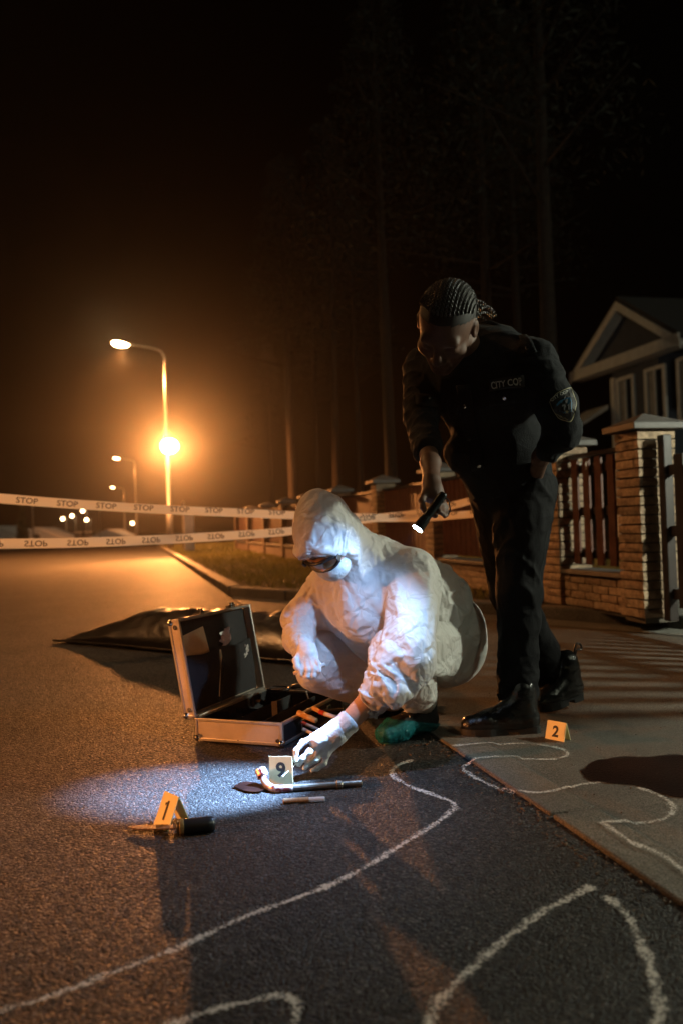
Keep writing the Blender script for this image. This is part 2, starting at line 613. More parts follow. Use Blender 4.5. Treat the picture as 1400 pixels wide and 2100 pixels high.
# flush edging stones between asphalt and apron
ed = empty('flush_kerb', R(0, N0, 0)); ed['kind'] = 'structure'
em = MB().box((0, 0, 0), (0.985, 0.125, 0.10), bev=0.006).mesh('edging_stone', EDGING)
s0 = -1.1
while s0 < sn(KC)[0] - 0.6:
    piece('edging_stone', em, ed, R(s0 + 0.5, N0 + 0.065, -0.040 + random.uniform(-0.002, 0.002)), ROADROT + random.uniform(-0.004, 0.004))
    s0 += 1.0
# pale gutter strip in front of the raised kerb
GUT = ground_mat('gutter_concrete', (0.30, 0.28, 0.25), (0.36, 0.34, 0.3), (0.42, 0.40, 0.36), 0.6, 260, 0.3, 0.35, 0.3, 0.003)
gp = [KC + DIAG * 1.5, KC + DIAG * 15.0, KC + DIAG * 15.0 - DPER * 0.26, KC + DIAG * 1.5 - DPER * 0.26]
sheet('gutter', [p + Vector((0, 0, 0.011)) for p in gp], GUT)
# verge behind the kerbs
vg = [KC + DPER * 0.05 + NV * 0.1, KX, KX + Vector((40, 0, 0)), R(220, 60), R(220, N0 + 0.1)]
vb = [Vector((p.x, p.y, VZ - 0.012)) for p in vg]
sheet('verge', vb, SOIL)
kr = empty('kerb', KC); kr['kind'] = 'structure'
km = MB().box((0, 0, 0), (0.985, 0.15, 0.22), bev=0.015).mesh('kerb_stone', KERBM)
for i in range(46):
    piece('kerb_stone', km, kr, R(sn(KC)[0] + 0.62 + i, N0 + 0.075, VZ - 0.11 + random.uniform(-0.006, 0.006)), ROADROT + random.uniform(-0.012, 0.012))
far_k = MB().box(R(sn(KC)[0] + 47 + 50, N0 + 0.075, VZ - 0.11), (100, 0.15, 0.22), (DV, NV, Vector((0, 0, 1)))).build('kerb_run', KERBM, kr)
far_k['kind'] = 'stuff'
dr = math.atan2(DIAG.y, DIAG.x)
for i in range(14):
    piece('kerb_stone', km, kr, KC + DIAG * (0.5 + i) + DPER * 0.075 + Vector((0, 0, VZ - 0.11 + random.uniform(-0.006, 0.006))), dr + random.uniform(-0.01, 0.01))
MB().tube([KC + DPER * 0.10 + NV * 0.045 + Vector((0, 0, -0.01)), KC + DPER * 0.10 + NV * 0.045 + Vector((0, 0, VZ - 0.004))], 0.105, 16).build('corner_stone', KERBM, kr)

# grass on the verge
def grass():
    rng = np.random.default_rng(3)
    m = bpy.data.materials.new('grass')
    nt, b = nodes(m)
    oi = nt.nodes.new('ShaderNodeAttribute'); oi.attribute_name = 'shade'
    rp = nt.nodes.new('ShaderNodeValToRGB')
    rp.color_ramp.elements[0].color = (0.08, 0.10, 0.02, 1)
    rp.color_ramp.elements[1].color = (0.22, 0.20, 0.06, 1)
    nt.links.new(oi.outputs['Fac'], rp.inputs[0])
    nt.links.new(rp.outputs[0], b.inputs['Base Color'])
    b.inputs['Roughness'].default_value = 0.55
    tr = nt.nodes.new('ShaderNodeBsdfTranslucent'); mxs = nt.nodes.new('ShaderNodeMixShader'); mxs.inputs[0].default_value = .45
    nt.links.new(rp.outputs[0], tr.inputs['Color']); nt.links.new(b.outputs[0], mxs.inputs[1]); nt.links.new(tr.outputs[0], mxs.inputs[2])
    nt.links.new(mxs.outputs[0], nt.nodes['Material Output'].inputs['Surface'])
    s_k = sn(KC)[0]
    sK, nK = sn(KC)
    d1, d2 = DIAG.dot(DV), DIAG.dot(NV)
    N = 64000
    s = s_k - 6 + rng.random(N) ** 1.6 * 36
    n = N0 + 0.17 + rng.random(N) * 5.2
    ok = (s - sK) * d2 - (n - nK) * d1 > 0.19      # behind the diagonal kerb
    pn = perlin(np.stack([s * 0.9, n * 0.9, s * 0], 1), 4)
    ok &= (pn > -0.42) | (rng.random(N) < 0.3)
    s, n, pn = s[ok], n[ok], pn[ok]
    k = len(s)
    base = np.array(DV)[None] * s[:, None] + np.array(NV)[None] * n[:, None]
    base[:, 2] = VZ - 0.014
    h = (0.03 + 0.05 * rng.random(k)) * (1.0 + 0.6 * pn)
    near = n > 3.0
    h = np.where(near, h * 1.3, h)
    a = rng.random(k) * 2 * np.pi
    w = 0.003 + 0.003 * rng.random(k) + 0.00022 * np.maximum(0, s - 6)
    side = np.stack([np.cos(a), np.sin(a), 0 * a], 1) * w[:, None]
    b2 = rng.random(k) * 2 * np.pi
    lean = np.stack([np.cos(b2), np.sin(b2), 0 * b2], 1) * (h * rng.uniform(0.2, 0.9, k))[:, None]
    tip = base + lean + np.stack([0 * h, 0 * h, h], 1)
    mid = base + lean * 0.3 + np.stack([0 * h, 0 * h, h * 0.6], 1)
    V = np.concatenate([base - side, base + side, mid + side * 0.7, mid - side * 0.7, tip])
    i = np.arange(k)
    me = bpy.data.meshes.new('grass')
    fs = np.concatenate([np.stack([i, i + k, i + 2 * k], 1), np.stack([i, i + 2 * k, i + 3 * k], 1), np.stack([i + 3 * k, i + 2 * k, i + 4 * k], 1)])
    me.from_pydata(V.tolist(), [], fs.tolist())
    at = me.attributes.new('shade', 'FLOAT', 'POINT')
    sh = np.clip(0.5 + 0.5 * pn + rng.normal(0, 0.25, k), 0, 1)
    at.data.foreach_set('value', np.tile(sh, 5).astype(np.float32))
    me.materials.append(m)
    o = bpy.data.objects.new('grass', me)
    COL.objects.link(o)
    tag(o, 'rough yellow green grass on the verge in front of the fence', 'grass', kind='stuff')
grass()

# ------------------------------------------------------------------ fence
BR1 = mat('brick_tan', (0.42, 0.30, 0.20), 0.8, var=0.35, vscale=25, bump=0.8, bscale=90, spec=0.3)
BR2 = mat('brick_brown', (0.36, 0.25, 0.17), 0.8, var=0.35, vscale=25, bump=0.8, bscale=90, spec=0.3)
MORT = mat('mortar', (0.12, 0.10, 0.08), 0.9, bump=0.5, bscale=120)
CAPM = mat('pillar_cap', (0.12, 0.11, 0.105), 0.6, var=0.2, bump=0.3)
SLAT = mat('slat_paint', (0.13, 0.05, 0.03), 0.5, var=0.3, vscale=14, bump=0.15, bscale=40)
RAILM = mat('rail_paint', (0.03, 0.02, 0.018), 0.5, var=0.3)
def brick_mesh(name, L, W, H, m, seed):
    rg = random.Random(seed)
    bm = bmesh.new()
    bmesh.ops.create_cube(bm, size=1.0)
    bmesh.ops.subdivide_edges(bm, edges=bm.edges[:], cuts=1, use_grid_fill=True)
    for v in bm.verts:
        k = sum(abs(c) > 0.49 for c in v.co)
        g = 1.0 + (0.0 if k > 1 else 1.0) * rg.uniform(0.02, 0.10)
        v.co = Vector((v.co.x * L, v.co.y * W, v.co.z * H))
        if k == 1:
            v.co += Vector((v.co.x and rg.uniform(0.001, 0.005) * math.copysign(1, v.co.x) * (abs(v.co.x) > L * .49),
                            rg.uniform(0.002, 0.007) * math.copysign(1, v.co.y) * (abs(v.co.y) > W * .49), 0))
        else:
            v.co += Vector((rg.uniform(-.003, .003), rg.uniform(-.003, .003), rg.uniform(-.0015, .0015)))
    me = bpy.data.meshes.new(name)
    bm.to_mesh(me); bm.free()
    me.materials.append(m)
    return me
BM = [brick_mesh('brick', 0.190, 0.070, 0.047, (BR1, BR2)[i % 2], i) for i in range(4)]
NF = sn(G(1292, 1256, VZ))[1]
def s_at(px, n):
    """distance along the road of the point of the line n seen in column px"""
    r = ray(px, 1077 - 0.035 * (px - 700))
    d = Vector((r.x, r.y, 0))
    t = n / d.dot(NV)
    return t * d.dot(DV)
PIL_PX = (1326, 1158, 902, 787, 699, 634, 588, 549, 516, 491)
PIL_S = [s_at(p, NF) for p in PIL_PX]
PH = 1.13
CZ = Vector((0, 0, 1))
PW = 0.25
ORD = ['nearest thick', 'second nearest', 'third nearest', 'fourth nearest', 'fifth nearest', 'sixth nearest', 'seventh nearest', 'eighth nearest', 'ninth nearest', 'farthest']
def brick_far(name):
    m = bpy.data.materials.new(name)
    nt, b = nodes(m)
    tc = nt.nodes.new('ShaderNodeTexCoord')
    bt = nt.nodes.new('ShaderNodeTexBrick')
    bt.inputs['Scale'].default_value = 4
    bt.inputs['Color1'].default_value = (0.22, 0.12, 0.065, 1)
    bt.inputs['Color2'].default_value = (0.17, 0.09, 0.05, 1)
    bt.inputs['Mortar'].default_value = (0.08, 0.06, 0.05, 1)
    mp = nt.nodes.new('ShaderNodeMapping')
    mp.inputs['Rotation'].default_value = (math.pi / 2, 0, 0)
    nt.links.new(tc.outputs['Object'], mp.inputs[0])
    nt.links.new(mp.outputs[0], bt.inputs[0])
    nt.links.new(bt.outputs[0], b.inputs['Base Color'])
    b.inputs['Roughness'].default_value = 0.8
    return m
BRF = brick_far('brick_far')
def pillar(i, s):
    o = empty('brick_pillar', R(s, NF, VZ), f'{ORD[i]} brick pillar of the fence, with a pyramid cap', 'pillar', 'brick pillars of the fence')
    hw = PW / 2
    zc = VZ + PH
    if i < 4:
        MB().box(R(s, NF, VZ + PH / 2 - 0.03), (PW - 0.035, PW - 0.035, PH), (DV, NV, CZ)).build('mortar_core', MORT, o)
        nc = int(PH / 0.054)
        rg = random.Random(i)
        for c in range(nc):
            z = VZ + 0.027 + c * PH / nc
            fl = 1 if c % 2 else -1
            a = (PW - 0.190) / 2
            for (ds, dn, rot) in ((a * fl, hw - 0.035, 0), (hw - 0.035, -a * fl, math.pi / 2), (-a * fl, -hw + 0.035, 0), (-hw + 0.035, a * fl, math.pi / 2)):
                piece('brick', BM[rg.randrange(4)], o, R(s + ds, NF + dn, z), ROADROT + rot + (math.pi if rg.random() < .5 else 0) + rg.uniform(-.01, .01))
    else:
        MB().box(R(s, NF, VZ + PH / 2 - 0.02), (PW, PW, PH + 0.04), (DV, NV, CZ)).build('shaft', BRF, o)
    m = MB()
    e = hw + 0.055
    m.box(R(s, NF, zc + 0.022), (2 * e, 2 * e, 0.04), (DV, NV, CZ), bev=0.006)
    b4 = [R(s + x * e * .98, NF + y * e * .98, zc + 0.043) for x, y in ((-1, -1), (1, -1), (1, 1), (-1, 1))]
    m.add(b4 + [R(s, NF, zc + 0.115)], [(0, 4, 1), (1, 4, 2), (2, 4, 3), (3, 4, 0), (0, 1, 2, 3)])
    m.build('cap', CAPM, o)
for i, s in enumerate(PIL_S): pillar(i, s)
SH = 0.74
slm = MB().box((0, 0, 0), (0.085, 0.018, SH), bev=0.004).mesh('slat', SLAT)
slg = MB().box((0, 0, 0), (0.085, 0.018, SH), bev=0.004).mesh('slat', RAILM)
slm2 = MB().box((0, 0, 0), (0.105, 0.018, SH), bev=0.004).mesh('slat', SLAT)
PN = ['narrow slatted fence panel beside the nearest pillar', 'slatted fence panel behind the legs of the officer', 'slatted red brown fence panel left of the officer hand',
      'slatted fence panel just right of the white hood', 'slatted fence panel behind the white hood', 'slatted fence panel next beyond the white hood',
      'third slatted fence panel from the far end', 'second slatted fence panel from the far end', 'farthest slatted fence panel']
for i in range(9):
    sa, sb = PIL_S[i] + PW / 2, PIL_S[i + 1] - PW / 2
    L = sb - sa
    sm = (sa + sb) / 2
    pl = empty('brick_plinth', R(sm, NF, VZ), f'low brick plinth wall under the {PN[i]}', 'wall', 'plinth walls of the fence')
    ph = 0.235
    if i < 3:
        MB().box(R(sm, NF, VZ + ph / 2 - 0.02), (L, 0.15, ph), (DV, NV, CZ)).build('mortar_core', MORT, pl)
        rg = random.Random(i + 50)
        for c in range(4):
            z = VZ + 0.029 + c * 0.054
            x = sa + 0.006 - (0.10 if c % 2 else 0)
            while x < sb - 0.02:
                a, b = max(x, sa + 0.004), min(x + 0.190, sb - 0.004)
                if b - a > 0.05:
                    for sd_ in (-1, 1):
                        piece('brick', BM[rg.randrange(4)], pl, R((a + b) / 2, NF + sd_ * 0.056, z), ROADROT + (math.pi if sd_ > 0 else 0), ((b - a) / 0.190, 1, 1))
                x += 0.200
    else:
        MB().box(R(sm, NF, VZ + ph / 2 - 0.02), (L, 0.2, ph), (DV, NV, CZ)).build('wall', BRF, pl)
    MB().box(R(sm, NF, VZ + ph + 0.006), (L, 0.24, 0.03), (DV, NV, CZ), bev=0.004).build('coping', CAPM, pl)
    pn = empty('fence_panel', R(sm, NF, VZ), PN[i][0].upper() + PN[i][1:], 'fence', 'slatted panels of the fence')
    z0 = VZ + ph + 0.055
    n = max(3, int(round(L / (0.155 if i < 1 else 0.128))))
    for j in range(n):
        s_ = sa + (j + 0.5) * L / n
        piece('slat', slm if i < 1 else slm2, pn, R(s_, NF - 0.02, z0 + SH / 2), ROADROT)
    for zz in (0.10, 0.50, 0.90):
        MB().box(R(sm, NF + 0.012, z0 + zz * SH), (L - 0.004, 0.03, 0.06), (DV, NV, CZ)).build('rail', RAILM, pn)
    MB().box(R(sm, NF - 0.01, z0 + SH + 0.018), (L - 0.004, 0.07, 0.025), (DV, NV, CZ)).build('top_rail', RAILM, pn)
# gate right of the nearest pillar
ga = PIL_S[0] - PW / 2
gt = empty('gate', R(ga - 1.2, NF, VZ), 'dark slatted gate hung right of the nearest brick pillar', 'gate')
MB().box(R(ga - 0.08, NF, VZ + 0.54), (0.06, 0.06, 1.10), (DV, NV, CZ), bev=0.006).build('post', RAILM, gt)
for j in range(14):
    piece('slat', slg, gt, R(ga - 0.24 - j * 0.15, NF - 0.02, VZ + 0.52), ROADROT, (1, 1, 1.2))
for zz in (0.15, 0.52, 0.88):
    MB().box(R(ga - 1.2, NF + 0.012, VZ + zz), (2.2, 0.03, 0.06), (DV, NV, CZ)).build('rail', RAILM, gt)
# grey concrete block at the foot of the pillar by the gate
MB().box(G(1382, 1262, VZ) + Vector((0, 0, 0.09)), (0.16, 0.16, 0.18), (DV, NV, CZ), bev=0.012).build('concrete_block', KERBM)
tag(bpy.data.objects['concrete_block'], 'grey concrete block at the foot of the gate pillar', 'block')

# ------------------------------------------------------------------ house behind the fence
NH = 13.3
SIDING = mat('siding', (0.045, 0.055, 0.085), 0.7, var=0.2, vscale=3)
TRIM = mat('trim_white', (0.75, 0.73, 0.72), 0.6, var=0.12, vscale=5)
ROOFM = mat('roof_shingle', (0.04, 0.038, 0.04), 0.8, var=0.4, vscale=20)
GLASS = mat('window_glass', (0.02, 0.02, 0.025), 0.08, spec=0.8)
CURT = mat('curtain_cloth', (0.35, 0.34, 0.34), 0.8, var=0.25, vscale=4)
sE, sA, sC = s_at(1182, NH), s_at(1285, NH), s_at(1240, NH)
half = sE - sA
def zat(px, py, n):
    s = s_at(px, n)
    p = R(s, n)
    d = p.dot(FWD)
    lo, hi = 0.0, 30.0
    for _ in range(40):
        m_ = (lo + hi) / 2
        q = R(s, n, m_) - C0
        y = 1050 - FPX * q.dot(UPV) / q.dot(FWD)
        if y > py: lo = m_
        else: hi = m_
    return lo
zA, zE = zat(1285, 618, NH), zat(1182, 776, NH)
hs = empty('house', R(sA, NH + 3, VZ), 'dark blue grey house with pale gable trim behind the fence', 'house')
MB().box(R(sA, NH + 4.4, (zE + VZ) / 2), (2 * (sC - sA), 8.0, zE - VZ), (DV, NV, CZ)).build('wall', SIDING, hs)
tri = [R(sE - 0.25, NH + 0.32, zE + 0.12), R(sA, NH + 0.32, zA - 0.12), R(2 * sA - sE + 0.25, NH + 0.32, zE + 0.12)]
MB().prism(tri, NV * 8).build('gable', SIDING, hs)
rk = MB()
for sg in (1, -1):
    e_, a_ = R(sA + sg * half, NH - 0.05, zE), R(sA, NH - 0.05, zA)
    dn = CZ * 0.14
    rk.prism([e_, a_, a_ + dn, e_ + dn], NV * 8.6)
rk.build('roof', ROOFM, hs)
tr = MB()
for sg in (1, -1):
    e_, a_ = R(sA + sg * half, NH - 0.10, zE), R(sA, NH - 0.10, zA)
    dn = CZ * -0.26
    tr.prism([e_, a_, a_ + dn, e_ + dn * 0.9], NV * 0.04)
tr.build('rake_board', TRIM, hs)
sf = MB()
for sg in (1, -1):
    e_, a_ = R(sA + sg * (half - .1), NH - 0.05, zE - 0.12), R(sA, NH - 0.05, zA - 0.16)
    sf.prism([e_, a_, a_ + CZ * 0.03, e_ + CZ * 0.03], NV * 0.36)
sf.build('soffit', TRIM, hs)
MB().box(R(sA, NH + 0.12, zE + 0.02), (2 * half - 0.1, 0.44, 0.30), (DV, NV, CZ)).build('cornice', TRIM, hs)
MB().box(R(sC - 0.07, NH + 0.37, (zE + VZ) / 2 - 0.15), (0.2, 0.05, zE - VZ - 0.3), (DV, NV, CZ)).build('corner_board', TRIM, hs)
for k, (px, yt, yb, w) in enumerate(((1268, 772, 872, 0.78), (1328, 752, 866, 0.84), (1398, 728, 862, 0.9))):
    s = s_at(px, NH); zt, zb = zat(px, yt, NH), zat(px, yb, NH)
    wn_ = MB()
    zc, hh = (zt + zb) / 2, zt - zb
    for (ds, dz, sx, sz) in ((-w / 2, 0, 0.12, hh), (w / 2, 0, 0.12, hh), (0, hh / 2 - 0.04, w - .125, 0.1), (0, -hh / 2 + 0.04, w - .125, 0.1), (0, 0, 0.05, hh - .2)):
        wn_.box(R(s + ds, NH + 0.37, zc + dz), (sx, 0.06, sz), (DV, NV, CZ))
    wo_ = wn_.build('window', TRIM, hs)
    MB().box(R(s, NH + 0.385, zc), (w - .13, 0.012, hh - 0.12), (DV, NV, CZ)).build('pane', GLASS, wo_)
    MB().box(R(s + w * 0.2, NH + 0.372, zc), (w * 0.28, 0.006, hh - 0.22), (DV, NV, CZ)).build('curtain', CURT, wo_)
    MB().box(R(s, NH + 0.33, zb - 0.03), (w + .2, 0.14, 0.06), (DV, NV, CZ)).build('sill', TRIM, wo_)
pr = MB()
zp = zat(1218, 835, NH - 1)
pr.prism([R(sC + 0.1, NH - 0.9, zp - 0.45), R(sC + 0.1, NH + 0.3, zp + 0.25), R(sC + 0.1, NH + 0.3, zp + 0.12), R(sC + 0.1, NH - 0.9, zp - 0.55)], DV * 1.3)
pr.build('porch_roof', TRIM, hs)

# ------------------------------------------------------------------ pines behind the fence
BARK = mat('pine_bark', (0.022, 0.015, 0.011), 0.9, var=0.5, vscale=9, bump=0.9, bscale=14)
NEED = mat('pine_needles', (0.010, 0.013, 0.006), 0.7, var=0.5, vscale=2)
def pine(px, n, h, r, seed, label):
    rg = random.Random(seed)
    s = s_at(px, n)
    b = R(s, n, VZ)
    t = empty('pine_tree', b, label, 'tree', 'pine trees behind the fence')
    lx, ly = rg.uniform(-.2, .2), rg.uniform(-.2, .2)
    pts = [b + Vector((lx * k / 8, ly * k / 8, h * k / 8 - (0.1 if k == 0 else 0))) for k in range(9)]
    tk = MB().tube(pts, [r * (1.15 - 0.9 * k / 8) for k in range(9)], 10)
    for j in range(14):
        z = h * rg.uniform(0.45, 0.98)
        a = rg.uniform(0, 6.28)
        l = (h - z) * 0.30 + 0.6
        p = b + Vector((lx * z / h, ly * z / h, z))
        tk.tube([p, p + Vector((math.cos(a) * l, math.sin(a) * l, l * 0.25))], [0.05, 0.012], 5)
    tk.build('trunk', BARK, t, smooth=True)
    rn = np.random.default_rng(seed)
    K = 5000
    z = h * (0.5 + 0.52 * rn.random(K) ** 0.9)
    rad = ((h * 1.04 - z) * 0.26 + 0.35) * np.sqrt(rn.random(K))
    a = rn.random(K) * 2 * np.pi
    lay = 0.35 * np.sin(z * 6 + a * 2)
    c = np.stack([b.x + np.cos(a) * (rad + lay * .3), b.y + np.sin(a) * (rad + lay * .3), b.z + z + lay * .2], 1)
    u = rn.normal(size=(K, 3)); u /= np.linalg.norm(u, axis=1)[:, None]
    w = np.cross(u, rn.normal(size=(K, 3))); w /= np.linalg.norm(w, axis=1)[:, None]
    L = (0.06 + 0.10 * rn.random(K))[:, None]
    V = np.concatenate([c - u * L, c + w * L * 0.22, c + u * L, c - w * L * 0.22])
    i = np.arange(K)
    cr = mesh_obj('crown', V, np.stack([i, i + K, i + 2 * K, i + 3 * K], 1), NEED, t)
    cr['kind'] = 'stuff'
for k, (px, dn, h, r, w) in enumerate(((604, 3.0, 15, .17, 'tall pine whose lamplit trunk rises just left of the white hood'),
        (692, 5.0, 17, .17, 'tall pine trunk rising above the fence right of the white hood'), (742, 7.5, 16, .16, 'second pine trunk rising right of the white hood'),
        (806, 4.5, 17, .18, 'pine trunk rising just left of the officer shoulder'), (1012, 8.0, 19, .2, 'pine standing behind the head of the officer'),
        (1136, 6.0, 17, .2, 'pine standing behind the shoulder of the officer nearest the house'), (1075, 11.0, 19, .2, 'farther pine behind the officer back'), (655, 12.0, 19, .2, 'pine deep in the wood above the white hood'), (560, 9.0, 17, .18, 'leftmost pine of the wood behind the fence'))):
    pine(px, NF + dn, h, r, k + 1, w)

# ------------------------------------------------------------------ street lamps
STEEL = mat('galvanised_steel', (0.35, 0.34, 0.33), 0.45, metal=0.6, var=0.15)
SODIUM = (1.0, 0.33, 0.08)
LENS = mat('lamp_lens', (0.9, 0.8, 0.6), 0.3, emit=(1.0, 0.60, 0.24), estr=220.0)
LENSF = mat('far_lamp_lens', (0.9, 0.8, 0.6), 0.3, emit=(1.0, 0.66, 0.32), estr=30.0)
def point_light(name, loc, power, col, rad=0.12, parent=None):
    l = bpy.data.lights.new(name, 'POINT')
    l.energy = power
    l.color = col
    l.shadow_soft_size = rad
    o = bpy.data.objects.new(name, l)
    COL.objects.link(o)
    if parent is not None:
        o.parent = parent
        o.location = Vector(loc) - wloc(parent)
    else:
        o.location = loc
    return o
def down_light(name, loc, power, col, rad, parent, aim=(0, 0, -1), size=150, blend=.5):
    l = bpy.data.lights.new(name, 'SPOT')
    l.energy = power; l.color = col; l.shadow_soft_size = rad
    l.spot_size = math.radians(size); l.spot_blend = blend
    o = bpy.data.objects.new(name, l)
    COL.objects.link(o)
    o.parent = parent
    o.location = Vector(loc) - wloc(parent)
    o.rotation_euler = (-Vector(aim)).to_track_quat('Z', 'Y').to_euler()
    return o
def street_lamp(base, H, arm, power, label, lens, rad=0.075, aim=(0, 0, -1), size=150, blend=.5):
    """pole, curved arm along the vector arm, cobra head with a lit lens"""
    t = empty('street_lamp', base, label, 'street lamp', 'street lamps along the road')
    a = Vector(arm)
    top = base + CZ * H
    m = MB()
    m.tube([base, base + CZ * 1.3, base + CZ * 1.32, base + CZ * (H * 0.75), top - CZ * 0.55], [rad * 1.5, rad * 1.5, rad, rad * .8, rad * .62], 12)
    m.build('pole', STEEL, t, smooth=True)
    pts = crom([top - CZ * 0.6, top - CZ * 0.25, top + a * 0.12 + CZ * 0.02, top + a * 0.5 + CZ * 0.16, top + a * 0.82 + CZ * 0.26], 5)
    MB().tube(pts, rad * .55, 8).build('arm', STEEL, t, smooth=True)
    ad = a.normalized()
    hc = top + a * 0.92 + CZ * 0.28
    ax = ((ad + CZ * 0.12).normalized(), CZ.cross(ad).normalized(), None)
    ax = (ax[0], ax[1], ax[0].cross(ax[1]))
    if ax[2].z < 0: ax = (ax[0], -ax[1], -ax[2])
    MB().ball(hc, (0.34, 0.15, 0.085), 16, 8, ax).build('housing', STEEL, t, smooth=True)
    MB().ball(hc - CZ * 0.05 + ad * 0.05, (0.30, 0.16, 0.11), 14, 8, ax).build('lens', lens, t, smooth=True)
    if power:
        down_light('lamp_light', hc - CZ * 0.26 + ad * 0.05, power, SODIUM, 0.12, t, aim, size, blend)
    return t
def arm_px(px_head, px_pole, Y):
    return -NV * ((px_pole - px_head) * Y / FPX)
L1 = R(s_at(349, s_n := sn(P(349, 1091, 31.0))[1]), s_n, VZ)
street_lamp(L1, 7.2, -NV * 1.62, 14000, 'nearest tall street lamp with its curved arm reaching left over the road', LENS)
for (pxh, pxp, py, lab, pw) in ((243, 281, 938, 'street lamp second along the road with its arm reaching left', 2500), (232, 257, 998, 'third smaller street lamp farther down the road', 2500)):
    Y = 6.94 * FPX / (1094 - py)
    b = P(pxp, 1092, Y); b.z = VZ
    street_lamp(b, 7.2, -NV * 1.65, pw, lab, LENSF)
# floodlight clamped to the pole of the nearest lamp
fl_c = P(348, 915, 30.6)
fl = empty('floodlight', fl_c - CZ * 0.2, 'glaring floodlight clamped halfway up the nearest street lamp pole', 'floodlight')
to_cam = (P(700, 1300, 2.7) - fl_c).normalized()
fs_ = CZ.cross(to_cam).normalized(); fu = to_cam.cross(fs_)
MB().box(fl_c - to_cam * 0.12, (0.5, 0.40, 0.16), (fs_, fu, to_cam), bev=0.03).build('housing', RAILM, fl)
MB().ball(fl_c, (0.30, 0.26, 0.07), 20, 8, (fs_, fu, to_cam)).build('lens', mat('flood_lens', (1, .9, .7), .3, emit=(1.0, 0.60, 0.22), estr=220.0), fl, smooth=True)
MB().box(fl_c - to_cam * 0.26, (0.10, 0.10, 0.14), (fs_, fu, to_cam)).build('clamp', STEEL, fl)
sp = bpy.data.lights.new('flood_beam', 'SPOT')
sp.energy = 12500
sp.color = (1.0, 0.32, 0.075)
sp.spot_size = math.radians(52)
sp.spot_blend = 0.8
sp.shadow_soft_size = 0.2
spo = bpy.data.objects.new('flood_beam', sp)
COL.objects.link(spo)
spo.parent = fl
spo.location = fl_c + to_cam * 0.2 - wloc(fl)
spo.rotation_euler = (-to_cam).to_track_quat('Z', 'Y').to_euler()
# assumed unseen street lamp left of the road, added for orange rims and fill
street_lamp(Vector((-6.6, 6.6, 0)), 5.6, Vector((1.6, -0.2, 0)), 450, 'assumed unseen street lamp on the left side of the road nearest the tape', LENS, size=140, blend=.6)
# assumed low post lamp left of the road, unseen; lights the case orange
pl_b = Vector((-5.6, 0.9, 0))
pl_ = empty('post_lamp', pl_b, 'assumed unseen low shaded post lamp on the left side of the road nearest the case', 'post lamp', 'far post lamps')
pl_.pop('group')
MB().tube([pl_b, pl_b + CZ * 1.55], 0.04, 10).build('post', STEEL, pl_, smooth=True)
MB().tube([pl_b + CZ * 1.5, pl_b + CZ * 1.68, pl_b + CZ * 1.72], [0.14, 0.12, 0.05], 14).build('shade', RAILM, pl_, smooth=True)
MB().ball(pl_b + CZ * 1.48, (0.09, 0.09, 0.05), 12, 8).build('globe', LENSF, pl_, smooth=True)
down_light('assumed_post_light', pl_b + CZ * 1.44 + Vector((.16, .05, -.02)), 1500, SODIUM, 0.06, pl_, (Vector((-.95, 2.30, 0)) - pl_b - CZ * 1.44).normalized(), 22, .8)
# far post lamps
for k, (px, py, H) in enumerate(((170, 1048, 0), (148, 1058, 0), (129, 1064, 0), (178, 1066, 0), (272, 1073, 0))):
    Y = 120.0
    c = P(px, py, Y)
    t = empty('post_lamp', Vector((c.x, c.y, -0.03)), ('highest', 'middle', 'leftmost', 'lower right', 'lone right hand')[k] + ' small glowing post lamp far down the road', 'post lamp', 'far post lamps')
    MB().tube([Vector((c.x + .4, c.y + .3, -0.05)), Vector((c.x + .4, c.y + .3, c.z)), Vector((c.x, c.y + .1, c.z + .1))], 0.05, 6).build('post', STEEL, t)
    MB().ball(c, 0.20, 12, 8).build('globe', LENSF, t, smooth=True)
# dark poles and small far things
for k, (px, top, Y, lab) in enumerate(((67, 1032, 70, 'leftmost thin unlit pole beyond the tape'), (205, 1045, 90, 'thin unlit pole between the far post lamps'), (376, 1030, 27, 'pale slim post standing at the far end of the verge'))):
    c = P(px, top, Y)
    t = MB().tube([Vector((c.x, c.y, -0.05)), c, c + CZ * 0.03], [0.07 if Y > 40 else .05, 0.05 if Y > 40 else .05, .02], 8).build('pole', STEEL, smooth=True)
    tag(t, lab, 'pole')
c = P(388, 1092, 26.0); c.z = VZ
cb = empty('utility_cabinet', c, 'pale utility cabinet with a shallow lid at the end of the verge', 'cabinet')
MB().box(c + CZ * 0.55, (0.4, 0.3, 1.1), (DV, NV, CZ), bev=.02).build('housing', TRIM, cb)
MB().box(c + CZ * 1.13, (0.46, 0.36, 0.05), (DV, NV, CZ), bev=.01).build('lid', STEEL, cb)
MB().box(c + CZ * 0.55 - DV * .153, (0.01, 0.22, 0.8), (DV, NV, CZ)).build('door', CAPM, cb)
# far houses and cypress on the left
def far_house(px, py_top, Y, w, lab):
    c = P(px, py_top, Y)
    t = empty('far_house', Vector((c.x, c.y, -.03)), lab, 'house')
    e = c.z - w * 0.22
    MB().box((c.x, c.y, e / 2), (w * .9, w, e), bev=0).build('wall', SIDING, t)
    MB().prism([(c.x - w / 2, c.y - w * .55, e), (c.x + w / 2, c.y - w * .55, e), (c.x, c.y - w * .55, c.z)], (0, w * 1.1, 0)).build('roof', TRIM, t)
    MB().box((c.x - w * .15, c.y - w * .5 - .02, e * .55), (w * .14, 0.06, e * .4)).build('window', GLASS, t)
far_house(93, 1081, 85, 5.5, 'small far house with a low pale gable roof at the left')
far_house(20, 1078, 100, 7.0, 'far dark house at the left edge behind the tape')
far_house(235, 1085, 120, 7.0, 'small far house behind the pole of the third street lamp')
c = P(45, 1030, 60)
t = empty('cypress', Vector((c.x, c.y, -.03)), 'narrow pointed cypress far off at the left edge', 'tree')
